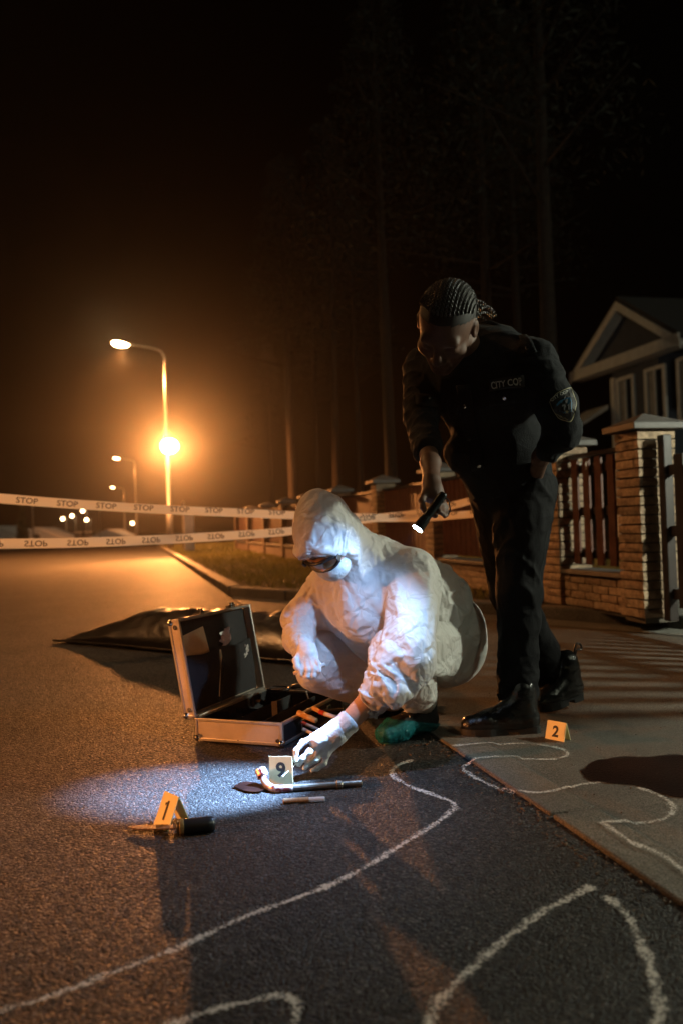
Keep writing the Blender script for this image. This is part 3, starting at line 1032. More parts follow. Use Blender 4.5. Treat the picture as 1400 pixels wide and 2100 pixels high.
MB().tube([Vector((c.x, c.y, -.05)), Vector((c.x, c.y, c.z * .8))], [0.08, .02], 6).build('trunk', BARK, t)
rn = np.random.default_rng(5)
K = 1800
zz = rn.random(K); rad = 0.5 * (1 - zz) ** 0.8 * np.sqrt(rn.random(K)) + .02; a = rn.random(K) * 6.283
cc = np.stack([c.x + rad * np.cos(a), c.y + rad * np.sin(a), 0.1 + zz * (c.z - .1)], 1)
u = rn.normal(size=(K, 3)) * .07; u[:, 2] = np.abs(u[:, 2]) + .05; w_ = rn.normal(size=(K, 3)) * .035
V = np.concatenate([cc - u, cc + w_, cc + u, cc - w_]); i = np.arange(K)
mesh_obj('crown', V, np.stack([i, i + K, i + 2 * K, i + 3 * K], 1), mat('cypress_leaf', (.07, .07, .03), .7, var=.4), t)['kind'] = 'stuff'
for k, (px, lab) in enumerate(((75, 'short pale gate post beside the far cypress'), (160, 'short pale gate post under the far post lamps, left one'), (181, 'short pale gate post under the far post lamps, right one'))):
    c = P(px, 1092, 80)
    t = empty('gate_post', Vector((c.x, c.y, -.03)), lab, 'post', 'far gate posts')
    MB().box((c.x, c.y, 0.42), (0.5, 0.5, 0.95)).build('shaft', CAPM, t)
    MB().box((c.x, c.y, 0.94), (0.6, 0.6, 0.08)).build('cap', TRIM, t)
# assumed lamp, out of view in the yard right of the gate
yl = R(PIL_S[0] - 2.9, NF + 1.9, VZ)
t = empty('assumed_yard_lamp', yl, 'assumed unseen white yard lamp on a short post behind the gate', 'yard lamp')
MB().tube([yl, yl + CZ * 1.75], 0.04, 8).build('post', RAILM, t)
MB().ball(yl + CZ * 1.87, 0.11, 12, 8).build('globe', mat('white_globe', (.9, .9, .9), .3, emit=(1, .97, .9), estr=12), t, smooth=True)
point_light('assumed_yard_light', yl + CZ * 1.87 - NV * 0.16 + DV * .05, 520, (0.95, 1.0, 0.78), 0.10, t)

# ------------------------------------------------------------------ chalk figure
def chalk_mat():
    m = bpy.data.materials.new('chalk')
    nt, b = nodes(m)
    b.inputs['Base Color'].default_value = (0.78, 0.76, 0.72, 1)
    b.inputs['Roughness'].default_value = 0.95
    b.inputs['Specular IOR Level'].default_value = 0.1
    uv = nt.nodes.new('ShaderNodeUVMap'); uv.uv_map = 'UVMap'
    sp_ = nt.nodes.new('ShaderNodeSeparateXYZ')
    nt.links.new(uv.outputs[0], sp_.inputs[0])
    geo = nt.nodes.new('ShaderNodeNewGeometry')
    n1 = nt.nodes.new('ShaderNodeTexNoise'); n1.inputs['Scale'].default_value = 190; n1.inputs['Detail'].default_value = 4
    n2 = nt.nodes.new('ShaderNodeTexNoise'); n2.inputs['Scale'].default_value = 22; n2.inputs['Detail'].default_value = 4
    for q in (n1, n2): nt.links.new(geo.outputs['Position'], q.inputs['Vector'])
    ab = nt.nodes.new('ShaderNodeMath'); ab.operation = 'ABSOLUTE'
    nt.links.new(sp_.outputs['Y'], ab.inputs[0])
    # cover = n1*1.1 + n2*0.9 - 0.75*|v| - 0.35
    def ma(op, a, bv):
        q = nt.nodes.new('ShaderNodeMath'); q.operation = op
        nt.links.new(a, q.inputs[0])
        if isinstance(bv, float): q.inputs[1].default_value = bv
        else: nt.links.new(bv, q.inputs[1])
        return q.outputs[0]
    s1 = ma('ADD', ma('MULTIPLY', n1.outputs['Fac'], 2.4), ma('MULTIPLY', n2.outputs['Fac'], 1.1))
    pw = ma('POWER', ab.outputs[0], 2.0)
    s2 = ma('SUBTRACT', s1, ma('MULTIPLY', pw, 0.85))
    mr = nt.nodes.new('ShaderNodeMapRange')
    mr.inputs['From Min'].default_value = 1.42
    mr.inputs['From Max'].default_value = 1.85
    mr.inputs['To Max'].default_value = 0.52
    nt.links.new(s2, mr.inputs['Value'])
    nt.links.new(mr.outputs[0], b.inputs['Alpha'])
    return m
CHALK = chalk_mat()
def ribbon(name, pts, w, m, parent, z=0.0035):
    pts = crom(pts, 8)
    V, F, U = [], [], []
    L = 0
    for i, p in enumerate(pts):
        t = (pts[min(i + 1, len(pts) - 1)] - pts[max(i - 1, 0)]).normalized()
        sd_ = Vector((-t.y, t.x, 0))
        if i: L += (p - pts[i - 1]).length
        ww = w * (1 + 0.22 * math.sin(L * 37 + 1) + 0.15 * math.sin(L * 91))
        V += [p + sd_ * ww, p - sd_ * ww]
        U += [(L, 1), (L, -1)]
        if i: F.append((2 * i - 2, 2 * i - 1, 2 * i + 1, 2 * i))
    V = [Vector((q.x, q.y, z if sn(q)[1] < N0 - .012 else (.0165 if sn(q)[1] < N0 + .14 else .0085))) for q in V]
    o = mesh_obj(name, V, F, m, parent)
    uvl = o.data.uv_layers.new(name='UVMap')
    for lp in o.data.loops:
        uvl.data[lp.index].uv = U[lp.vertex_index]
    return o
ch = empty('chalk_outline', G(1000, 1750), 'white chalk outline of a fallen body drawn over asphalt and concrete', 'chalk outline')
STROKES = [
    ([(925, 1540), (980, 1535), (1060, 1530), (1130, 1536), (1162, 1550), (1140, 1562), (1080, 1562), (1000, 1563), (952, 1573), (962, 1590), (1000, 1610), (1050, 1630), (1100, 1638), (1150, 1630), (1185, 1616), (1238, 1609)], .010),
    ([(1305, 1621), (1330, 1629), (1360, 1642), (1380, 1662), (1365, 1684), (1320, 1694), (1235, 1700)], .010),
    ([(1235, 1700), (1290, 1740), (1350, 1765), (1400, 1800), (1470, 1850)], .010),
    ([(845, 1560), (812, 1574), (804, 1590), (830, 1610), (880, 1630), (932, 1652), (905, 1682), (860, 1712), (780, 1762), (690, 1812), (600, 1848), (500, 1884), (400, 1932), (250, 1992), (100, 2048), (-40, 2090)], .011),
    ([(1215, 1820), (1100, 1882), (1000, 1960), (925, 2030), (885, 2080), (872, 2130)], .012),
    ([(1240, 1840), (1292, 1890), (1330, 1980), (1350, 2060), (1342, 2120)], .012),
    ([(340, 2110), (450, 2072), (540, 2052), (590, 2046), (606, 2072), (602, 2130)], .011),
]
for pts, w in STROKES:
    ribbon('stroke', [G(*p) for p in pts], w * 1.3, CHALK, ch)
# red-tinted shadow beside the chalk head, painted as a dark soft-edged patch
SHADOW = mat('shadow_patch', (0.010, 0.0035, 0.003), 0.3, spec=0.4, var=0.5, vscale=6, bump=0.3, bscale=120)
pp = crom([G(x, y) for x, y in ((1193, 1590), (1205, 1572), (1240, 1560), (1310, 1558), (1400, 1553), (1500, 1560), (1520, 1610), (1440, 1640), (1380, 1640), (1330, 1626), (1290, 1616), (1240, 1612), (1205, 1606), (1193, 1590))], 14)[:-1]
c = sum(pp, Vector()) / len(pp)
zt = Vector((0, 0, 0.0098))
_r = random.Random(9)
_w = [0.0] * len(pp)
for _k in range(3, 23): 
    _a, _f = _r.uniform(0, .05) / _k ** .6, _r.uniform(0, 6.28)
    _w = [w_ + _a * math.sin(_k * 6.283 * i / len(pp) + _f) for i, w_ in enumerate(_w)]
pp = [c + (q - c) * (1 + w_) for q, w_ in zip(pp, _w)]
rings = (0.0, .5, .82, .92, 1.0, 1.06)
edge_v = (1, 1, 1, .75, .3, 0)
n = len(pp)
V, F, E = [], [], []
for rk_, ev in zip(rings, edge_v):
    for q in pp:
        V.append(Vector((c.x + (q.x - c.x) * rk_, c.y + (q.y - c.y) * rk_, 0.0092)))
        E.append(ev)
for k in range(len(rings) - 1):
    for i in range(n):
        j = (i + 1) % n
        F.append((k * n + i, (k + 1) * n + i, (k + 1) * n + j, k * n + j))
nt, bsd = SHADOW.node_tree, SHADOW.node_tree.nodes['Principled BSDF']
at_ = nt.nodes.new('ShaderNodeAttribute'); at_.attribute_name = 'shadow_cover'
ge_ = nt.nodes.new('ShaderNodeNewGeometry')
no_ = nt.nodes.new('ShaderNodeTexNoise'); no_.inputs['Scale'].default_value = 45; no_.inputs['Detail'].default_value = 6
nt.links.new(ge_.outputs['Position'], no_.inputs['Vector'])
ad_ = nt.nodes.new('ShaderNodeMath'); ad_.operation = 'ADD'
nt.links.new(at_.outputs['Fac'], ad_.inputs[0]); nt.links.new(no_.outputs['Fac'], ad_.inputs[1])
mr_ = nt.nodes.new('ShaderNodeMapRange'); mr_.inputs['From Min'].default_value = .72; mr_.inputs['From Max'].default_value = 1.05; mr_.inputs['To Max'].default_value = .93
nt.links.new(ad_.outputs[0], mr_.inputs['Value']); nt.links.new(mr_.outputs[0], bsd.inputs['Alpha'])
o = mesh_obj('shadow_patch', V, F, SHADOW)
o.data.attributes.new('shadow_cover', 'FLOAT', 'POINT').data.foreach_set('value', E)
tag(o, 'dark red painted shadow on the concrete over the chalk head', 'stain')
# grit and dead needles along the edge of the asphalt
rn = np.random.default_rng(11)
gm = MB()
for k in range(520):
    s = rn.uniform(1.2, 4.4); n_ = N0 - abs(rn.normal(0, 0.05)) - .004
    p = R(s, n_, 0.004)
    a = rn.uniform(0, 6.28); l = rn.uniform(.002, .011); w = rn.uniform(.001, .003)
    gm.box(p, (l, w, rn.uniform(.001, .004)), (Vector((math.cos(a), math.sin(a), 0)), Vector((-math.sin(a), math.cos(a), 0)), CZ))
for k in range(900):
    p = Vector((rn.uniform(-1.6, 1.6), rn.uniform(1.1, 5.5), 0.004))
    if sn(p)[1] > N0: p.z = 0.008
    a = rn.uniform(0, 6.28)
    gm.box(p, (rn.uniform(.0015, .004), rn.uniform(.0015, .003), rn.uniform(.0015, .003)), (Vector((math.cos(a), math.sin(a), 0)), Vector((-math.sin(a), math.cos(a), 0)), CZ))
o = gm.build('grit', mat('grit', (0.10, 0.07, 0.045), 0.8, var=.6, vscale=60)); tag(o, 'loose grit and dead needles along the edge of the asphalt', 'grit', kind='stuff')

# ------------------------------------------------------------------ barrier tape
def tape_mat():
    return mat('tape_film', (0.86, 0.80, 0.70), 0.45, spec=0.4, trans=0.7, bump=0.1, bscale=40)
TAPE = tape_mat()
TINK = mat('tape_ink', (0.02, 0.016, 0.012), 0.6)
def tape(name, path, hw, flip, label, shift, start, step, tilt):
    pts = crom([P(*q) for q in path], 10)
    t = empty(name, pts[len(pts) // 2], label, 'barrier tape', 'STOP barrier tapes')
    acc = [0]
    for a, b in zip(pts[:-1], pts[1:]): acc.append(acc[-1] + (b - a).length)
    def fr(L):
        i = max(0, min(len(pts) - 2, next((k for k in range(1, len(acc)) if acc[k] >= L), len(acc) - 1) - 1))
        u = (L - acc[i]) / max(1e-6, acc[i + 1] - acc[i])
        p = pts[i].lerp(pts[i + 1], u)
        tg = (pts[min(i + 1, len(pts) - 1)] - pts[i]).normalized()
        up = (CZ - tg * tg.z).normalized()
        a = tilt * math.sin(L * 1.7 + start) + tilt * .5 * math.sin(L * 4.1)
        nr = tg.cross(up)                # towards the camera or away
        if nr.dot(p - C0) > 0: nr = -nr
        up2 = up * math.cos(a) + nr * math.sin(a)
        nr2 = nr * math.cos(a) - up * math.sin(a)
        return p, up2, nr2
    V, F = [], []
    ns = 160
    for k in range(ns + 1):
        p, up, nr = fr(acc[-1] * k / ns)
        for j in range(4):
            w = hw * (j / 1.5 - 1)
            V.append(p + up * w + nr * (0.0025 * math.sin(j * 2 + k * .7)))
        if k:
            for j in range(3):
                q = 4 * (k - 1) + j
                F.append((q, q + 1, q + 5, q + 4))
    mesh_obj('film', V, F, TAPE, t, smooth=True)
    vs, fs, W, H = text_mesh('STOP', 1.0, 0.008)
    LV, LF = [], []
    L = start
    sc = hw * 1.18 / H
    sx = 0.125 / W
    while L < acc[-1] - 0.08:
        k0 = len(LV)
        sh = shift(L)
        for (x, y) in vs:
            l = L + x * sx
            v = y * sc * (-1 if flip else 1) + sh
            v = max(-hw * .97, min(hw * .97, v))
            p, up, nr = fr(max(0, l))
            LV.append(p + up * v + nr * 0.0045)
        LF += [tuple(i + k0 for i in f) for f in fs]
        L += step
    mesh_obj('lettering', LV, LF, TINK, t)['kind'] = 'stuff'
    return t
dP2 = R(PIL_S[1], NF - PW / 2).dot(Vector((0, 1, 0)))
tape('barrier_tape', [(-150, 1010, 4.8), (0, 1022, 5.0), (100, 1030, 5.15), (200, 1037, 5.3), (300, 1043, 5.45), (400, 1048, 5.6), (500, 1052, 5.8), (610, 1057, 6.0), (740, 1061, 6.2), (860, 1062, 6.4), (955, 1055, 6.6), (1060, 1046, 6.8), (1172, 1040, dP2 - 0.12)],
     0.029, False, 'upper white tape printed STOP the right way up, sagging across the street', lambda L: min(.021, max(0.0, .010 * (L - .75))), 0.305, 0.237, 0.10)
tape('barrier_tape', [(-150, 1114, 4.6), (0, 1115, 4.8), (150, 1113, 5.0), (300, 1108, 5.3), (450, 1100, 5.65), (605, 1088, 6.0), (740, 1066, 6.2), (860, 1052, 6.4), (955, 1029, 6.6), (1060, 1000, 6.8), (1140, 972, 7.0), (1203, 954, R(s_at(1203, NF - .04), NF - .04).y - .05)],
     0.029, True, 'lower white tape with STOP printed upside down, tied to the fence slats', lambda L: min(.012, max(0.0, .004 * (L - 1))), 0.33, 0.237, 0.12)

# ================================================================== THINGS ON THE ROAD
BLACKP = mat('black_plastic', (0.012, 0.012, 0.013), 0.35, spec=0.5, var=0.3, vscale=30)
BLACKF = mat('black_fabric', (0.010, 0.010, 0.012), 0.8, var=0.3, vscale=40, bump=0.3, bscale=200)
BAGM = mat('bag_plastic', (0.008, 0.008, 0.009), 0.32, spec=0.45, bump=0.5, bscale=16, var=.2)
ALU = mat('brushed_aluminium', (0.52, 0.45, 0.37), 0.42, metal=0.35, var=0.12, vscale=12, bump=0.08, bscale=60, rvar=.1)
ALUE = mat('aluminium_edge', (0.66, 0.62, 0.56), 0.28, metal=0.85, var=0.1, vscale=30)
CHROME = mat('chrome', (0.7, 0.68, 0.65), 0.16, metal=1.0)
YELL = mat('marker_card', (0.80, 0.70, 0.38), 0.55, var=0.05, vscale=20)
INK = mat('black_ink', (0.010, 0.010, 0.010), 0.6)
WHITEP = mat('white_plastic', (0.75, 0.73, 0.70), 0.35)
PAPER = mat('envelope_paper', (0.55, 0.45, 0.31), 0.8, var=.1, vscale=30)

# body bag on the road behind the case
def body_bag():
    nearE = crom([G(*p) for p in ((110, 1319), (220, 1328), (345, 1340), (480, 1352), (620, 1366), (760, 1378))], 14)
    rid_px = [(112, 1318), (205, 1286), (325, 1248), (440, 1250), (585, 1254), (760, 1262)]
    rd = [0.0, 0.24, 0.45, 0.52, 0.50, 0.48]
    nb = [G(*p) for p in ((110, 1319), (220, 1328), (345, 1340), (480, 1352), (620, 1366), (760, 1378))]
    ridge = crom([P(x, y, n_.y / FWD.y + r) for (x, y), n_, r in zip(rid_px, nb, rd)], 14)
    back = DPER * 1.0
    V, F = [], []
    m = 30
    nT = len(nearE)
    for i in range(nT):
        a, r = nearE[i], ridge[i]
        f = r + Vector((0.05, 0.42 * min(1, i / 20), 0)); f.z = 0.008
        for j in range(m + 1):
            u = j / m
            if u < 0.12:
                p = a + (r - a) * (u / 0.12 * 0.05); p.z = 0.014 + 0.05 * u / .12 * min(1, i / 14)
            elif u < 0.6:
                w = (u - 0.12) / 0.48
                p = a.lerp(r, 0.05 + 0.95 * w)
                z0 = 0.014 + 0.05 * min(1, i / 14)
                p.z = z0 + (r.z - z0) * math.sin(w * math.pi / 2) ** 0.8
            else:
                w = (u - 0.6) / 0.4
                p = r.lerp(f, w)
                p.z = 0.008 + (r.z - .008) * math.cos(w * math.pi / 2)
            V.append(p)
    for i in range(nT - 1):
        for j in range(m):
            q = i * (m + 1) + j
            F.append((q, q + m + 1, q + m + 2, q + 1))
    V = np.array([tuple(p) for p in V])
    q = V * np.array([3.0, 3.0, 5.0])
    amp = np.clip(V[:, 2] * 3, 0.1, 1)
    V[:, 2] += amp * (0.022 * (ridged(q, 3) - .5) + 0.018 * (ridged(q * 2.7 + 4, 5) - .5))
    V[:, 2] = np.maximum(V[:, 2], 0.007)
    nv = len(V)
    o = mesh_obj('body_bag', V, F, BAGM, smooth=True)
    tag(o, 'crumpled black plastic body bag lying on the road behind the open case', 'body bag')
    # welt round the edge
    pts = [Vector(V[i * (m + 1)]) + Vector((0, 0, .006)) for i in range(nT)]
    MB().tube(pts, 0.008, 6).build('hem', BAGM, o, smooth=True)
body_bag()

# ------------------------------------------------------------------ the open aluminium case
A0, B0 = G(403, 1521), G(580, 1534)
HC = 0.078
At = A0 + CZ * HC
Dt = G(511, 1413, HC)
cu = (B0 - A0); CW = cu.length; cu.normalize()
cv = Vector((-cu.y, cu.x, 0))
CD = (Dt - At).dot(cv)
case = empty('equipment_case', A0 + cu * CW / 2 + cv * CD / 2, 'open aluminium equipment case with black lining beside the crouching figure', 'case')
def cb_(x, y, z):                    # case coordinates: x along the front, y to the back, z up
    return A0 + cu * x + cv * y + CZ * z
AX = (cu, cv, CZ)
th = 0.007
zb0 = 0.006
MB().box(cb_(CW / 2, 0.0035, HC / 2 + zb0 / 2), (CW - .012, th, HC - zb0 - .012), AX).build('front_panel', ALU, case)
MB().box(cb_(CW / 2, CD - .0035, HC / 2 + zb0 / 2), (CW - .012, th, HC - zb0 - .012), AX).build('back_panel', ALU, case)
MB().box(cb_(0.0035, CD / 2, HC / 2 + zb0 / 2), (th, CD - .012, HC - zb0 - .012), AX).build('side_panel', ALU, case)
MB().box(cb_(CW - .0035, CD / 2, HC / 2 + zb0 / 2), (th, CD - .012, HC - zb0 - .012), AX).build('side_panel', BLACKP, case)  # shade on the right side put into the colour: black, not aluminium
MB().box(cb_(CW / 2, CD / 2, zb0 + .004), (CW - .014, CD - .014, .006), AX).build('bottom_panel', BLACKP, case)
e = MB()
def frame_bars(mb, o, ax, L, D, H, t=.011):
    """edge profile of a shallow box: o corner, ax axes, L x D x H"""
    for y in (0, D):
        for z in (0, H):
            mb.box(o + ax[0] * L / 2 + ax[1] * y + ax[2] * z, (L - t * .9, t, t), ax, bev=.002)
    for x in (0, L):
        for z in (0, H):
            mb.box(o + ax[0] * x + ax[1] * D / 2 + ax[2] * z, (t, D - t * .9, t), ax, bev=.002)
        for y in (0, D):
            mb.box(o + ax[0] * x + ax[1] * y + ax[2] * H / 2, (t * 1.04, t * 1.04, H + t * 1.04), ax, bev=.002)
frame_bars(e, cb_(.003, .003, zb0 + .004), AX, CW - .006, CD - .006, HC - zb0 - .006)
e.build('edge_trim', ALUE, case)
ln = MB()
ln.box(cb_(CW / 2, .0105, HC / 2 + .004), (CW - .02, .005, HC - .012), AX).box(cb_(CW / 2, CD - .0105, HC / 2 + .004), (CW - .02, .005, HC - .012), AX)
ln.box(cb_(.0105, CD / 2, HC / 2 + .004), (.005, CD - .026, HC - .012), AX).box(cb_(CW - .0105, CD / 2, HC / 2 + .004), (.005, CD - .026, HC - .012), AX)
ln.build('lining', BLACKF, case)
for fx in (0.36, 0.68):
    MB().box(cb_(CW * fx, CD / 2, HC / 2 - .002), (.006, CD - .03, HC - .018), AX, bev=.002).build('divider', BLACKF, case)
MB().box(cb_(CW * .18, CD * .5, HC / 2 - .004), (CW * .34, .005, HC - .024), AX, bev=.002).build('divider', BLACKF, case)
MB().box(cb_(CW * .84, CD * .62, HC / 2 - .004), (CW * .28, .005, HC - .024), AX, bev=.002).build('divider', BLACKF, case)
def corner(p):
    MB().ball(p, (.0125, .0125, .0125), 10, 7, AX).build('corner_cap', CHROME, case, smooth=True)
for x in (0.004, CW - .004):
    for y in (0.004, CD - .004):
        corner(cb_(x, y, zb0 + .008))
for k, x in enumerate((0.045, CW - .03)):
    pass
for (x, z) in ((.016, .022), (CW - .016, .022)):
    MB().tube([cb_(x, -.0035, z), cb_(x, .001, z)], .0075, 12).build('rivet', CHROME, case, smooth=False)
MB().tube([cb_(CW / 2, -.0025, .014), cb_(CW / 2, .001, .014)], .0028, 8).build('rivet', CHROME, case)
for x in (0.3, 0.72):
    MB().box(cb_(CW + .004, CD * x, HC * .62), (.010, .035, .030), AX, bev=.003).build('latch', CHROME, case)
# lid
LA = math.radians(9.5)
lu = CZ * math.cos(LA) - cu * math.sin(LA)        # up along the lid
lo_ = -cu * math.cos(LA) - CZ * math.sin(LA)      # out of the lid's back
LH = CW * 1.03
LD = 0.042
LO = At - cu * 0.001 + CZ * 0.006
LAX = (cv, lo_, lu)
def lb(y, o, h): return LO + cv * y + lo_ * o + lu * h
lid = MB().box(lb(CD / 2, LD - .003, LH / 2), (CD - .012, .006, LH - .012), LAX).build('lid', ALU, case)
MB().box(lb(.003, LD / 2, LH / 2), (.006, LD - .008, LH - .012), LAX).build('lid_side', ALU, lid)
MB().box(lb(CD - .003, LD / 2, LH / 2), (.006, LD - .008, LH - .012), LAX).build('lid_side', ALU, lid)
MB().box(lb(CD / 2, LD / 2, LH - .003), (CD - .012, LD - .008, .006), LAX).build('lid_side', ALU, lid)
MB().box(lb(CD / 2, LD / 2, .003), (CD - .012, LD - .008, .006), LAX).build('lid_side', ALU, lid)
e = MB()
frame_bars(e, lb(.003, .003, .003), (cv, lo_, lu), CD - .006, LD - .006, LH - .006, .010)
e.build('lid_trim', ALUE, lid)
MB().box(lb(CD / 2, LD - .010, LH / 2), (CD - .022, .006, LH - .022), LAX).build('lid_lining', BLACKF, lid)
# pocket sheet across the lid, drooping in scallops
pk = []
pf = []
for i in range(25):
    y = .014 + (CD - .028) * i / 24
    top = LH * (0.60 + 0.015 * math.cos(i / 24 * 4 * math.pi))
    bulge = .010 + .010 * abs(math.sin(i / 24 * 2 * math.pi))
    pk += [lb(y, LD - .014 - bulge, top), lb(y, LD - .016 - bulge * .6, LH * .3), lb(y, LD - .014, LH * .05)]
    if i: pf += [(3 * i - 3, 3 * i, 3 * i + 1, 3 * i - 2), (3 * i - 2, 3 * i + 1, 3 * i + 2, 3 * i - 1)]
mesh_obj('pocket', pk, pf, BLACKF, lid, smooth=True)
for y in (.006, CD - .006):
    for h in (.008, LH - .008):
        MB().ball(lb(y, LD - .006, h), (.0135, .0135, .0135), 10, 7, LAX).build('corner_cap', CHROME, lid, smooth=True)
for (h) in (.026, LH - .026):
    MB().tube([lb(-.003, LD * .42, h), lb(.001, LD * .42, h)], .0085, 12).build('rivet', CHROME, lid)
for y in (.30, .74):
    MB().box(lb(CD * y, .012, LH + .006), (.032, .030, .012), LAX, bev=.003).box(lb(CD * y, .004, LH + .016), (.022, .012, .012), LAX, bev=.003).build('latch', CHROME, lid)
MB().tube([lb(.02, -.002, -.001), lb(CD - .02, -.002, -.001)], .005, 8).build('hinge', ALUE, case, smooth=True)
MB().tube([lb(CD * .52, LD * .3, LH * .45), lb(CD * .36, .006, .004)], .0012, 6).build('lid_stay', CHROME, case)

# things tucked in the lid
def card(name, cs, m, label, cat, thick=.002, bendy=0.0):
    """four corners in lid coordinates (y, out, h)"""
    p = [lb(*c_) for c_ in cs]
    o = MB().prism(p, lo_ * -thick).build(name, m)
    return tag(o, label, cat)
card('envelope', [(.028, LD - .020, LH * .36), (CD * .40, LD - .018, LH * .42), (CD * .37, LD - .013, LH * .87), (.050, LD - .014, LH * .82)], PAPER, 'beige paper envelope tucked in the pocket of the case lid', 'envelope')
def crumple(name, c_, sz, m, label, cat, seed):
    rg = np.random.default_rng(seed)
    V, F = [], []
    n = 7
    for i in range(n):
        for j in range(n):
            u, v = i / (n - 1) - .5, j / (n - 1) - .5
            w = rg.normal(0, .0035)
            V.append(lb(c_[0] + u * sz[0] + rg.normal(0, .002), c_[1] - .004 + w, c_[2] + v * sz[1] + u * .02 + rg.normal(0, .002)))
            if i and j:
                q = i * n + j
                F.append((q - n - 1, q - 1, q, q - n))
    o = mesh_obj(name, V, F, m)
    so = o.modifiers.new('s', 'SOLIDIFY'); so.thickness = .001
    return tag(o, label, cat)
POLY = mat('polythene', (0.55, 0.42, 0.44), 0.18, spec=0.8, trans=.3)
TISS = mat('tissue', (0.55, 0.54, 0.52), 0.8, trans=.2)
crumple('plastic_bag', (CD * .62, LD - .022, LH * .70), (.075, .058), POLY, 'pinkish crumpled plastic bag in the pocket of the case lid', 'plastic bag', 3)
crumple('tissue', (CD * .86, LD - .024, LH * .50), (.045, .045), TISS, 'white crumpled tissue poking from the right of the lid pocket', 'tissue', 4)
br = empty('brush', lb(CD * .46, LD - .03, LH * .2), 'thin brush with a pale tip standing in the lid pocket', 'brush')
MB().tube([lb(CD * .38, LD - .028, LH * .10), lb(CD * .48, LD - .028, LH * .46)], .0022, 6).build('handle', ALUE, br)
MB().tube([lb(CD * .48, LD - .028, LH * .46), lb(CD * .49, LD - .028, LH * .50), lb(CD * .5, LD - .028, LH * .58)], [.003, .006, .004], 8).build('bristles', PAPER, br)
# things in the base
def loose_card(name, x, y, z, sx, sy, rx, rz, m, label, cat):
    a = cu * math.cos(rz) + cv * math.sin(rz)
    b = (-cu * math.sin(rz) + cv * math.cos(rz)) * math.cos(rx) + CZ * math.sin(rx)
    o = MB().box(cb_(x, y, z), (sx, sy, .0025), (a, b, a.cross(b))).build(name, m)
    return tag(o, label, cat)
loose_card('paper_slip', CW * .52, CD * .50, .066, .020, .055, 1.0, .5, PAPER, 'folded orange brown paper slip standing in the middle of the case', 'paper')
loose_card('paper_slip', CW * .20, CD * .64, .074, .018, .014, .4, .2, PAPER, 'small paper corner sticking up at the back of the case', 'paper')
loose_card('clear_sleeve', CW * .17, CD * .16, .062, .050, .055, .75, .6, BLACKP, 'dark glossy sleeve leaning in the front left of the case', 'sleeve')
loose_card('clear_sleeve', CW * .26, CD * .22, .058, .045, .050, .55, -.2, BLACKP, 'second dark sleeve beside the glossy one in the case', 'sleeve')
loose_card('glass_slide', CW * .66, CD * .86, .080, .005, .030, 1.2, 1.2, mat('glass_slide', (.6, .62, .62), .1, spec=.8), 'narrow glass slide standing at the back of the case', 'glass slide')
# magnifying glass across the back edge
mg = empty('magnifying_glass', G(575, 1409, HC + .012), 'black magnifying glass lying across the back edge of the case', 'magnifying glass')
mc = G(572, 1413, HC + .022)
mh = (G(645, 1402, HC + .024) - mc)
mhd = mh.normalized()
ringp = [mc + (mhd * math.cos(a) + CZ.cross(mhd) * math.sin(a)) * .041 for a in [2 * math.pi * k / 28 for k in range(29)]]
MB().tube(ringp, .0055, 8, cap=False).build('rim', BLACKP, mg, smooth=True)
MB().tube([mc + CZ * -.002, mc + CZ * .002], .039, 24).build('lens', mat('lens_glass', (.05, .05, .05), .05, spec=.8), mg)
MB().tube([mc + mhd * .044, mc + mhd * .055, mc + mhd * .058, mc + mh], [.005, .005, .009, .0085], 10).build('handle', BLACKP, mg, smooth=True)
# black pouch with sample tubes right of the case
pc = G(652, 1500)
po = empty('tube_pouch', pc, 'black folded pouch of sample tubes right of the case', 'pouch')
def pb(x, y, z): return pc + cu * x + cv * y + CZ * z
MB().box(pb(.0, .03, .022), (.16, .15, .03), AX, bev=.012).build('body', BLACKF, po, smooth=False)
MB().box(pb(.01, .055, .056), (.12, .020, .02), (( cu * .8 + cv * .6).normalized(), (cv * .8 - cu * .6).normalized(), CZ), bev=.006).build('strap', BLACKF, po)
REDC = mat('red_cap', (0.55, 0.05, 0.02), 0.4)
AMB = mat('amber_tube', (0.50, 0.26, 0.08), 0.3, spec=.5, var=.2, vscale=40)
CLR = mat('pale_tube', (0.50, 0.40, 0.33), 0.3, spec=.6, var=.2, vscale=40)
ORC = mat('amber_cap', (0.60, 0.33, 0.12), 0.4)
for k, (p1, p2, r, mb_, mc_, lab) in enumerate((((612, 1462, .088), (648, 1478, .070), .0105, AMB, ORC, 'thick amber capped tube sticking out of the black pouch'),
        ((643, 1452, .090), (668, 1466, .075), .008, AMB, ORC, 'amber tube behind the thick one in the pouch'),
        ((655, 1460, .085), (694, 1474, .066), .0085, CLR, REDC, 'pale tube with a broad red cap beside the gloved hand'),
        ((620, 1482, .062), (652, 1496, .045), .0062, CLR, REDC, 'slim pale tube with a small red cap at the left'),
        ((622, 1496, .048), (645, 1506, .040), .0062, CLR, CLR, 'plain pale tube lowest in the pouch'))):
    a, b = G(p1[0], p1[1], p1[2]), G(p2[0], p2[1], p2[2])
    t = empty('sample_tube', b, lab, 'tube', 'sample tubes in the pouch')
    d = (b - a).normalized()
    MB().tube([a + d * .014, b, b + d * .004], [r * .9, r * .9, r * .5], 12).build('barrel', mb_, t, smooth=True)
    MB().tube([a - d * .001, a, a + d * .018], [r * .8, r, r], 12).build('cap', mc_, t)

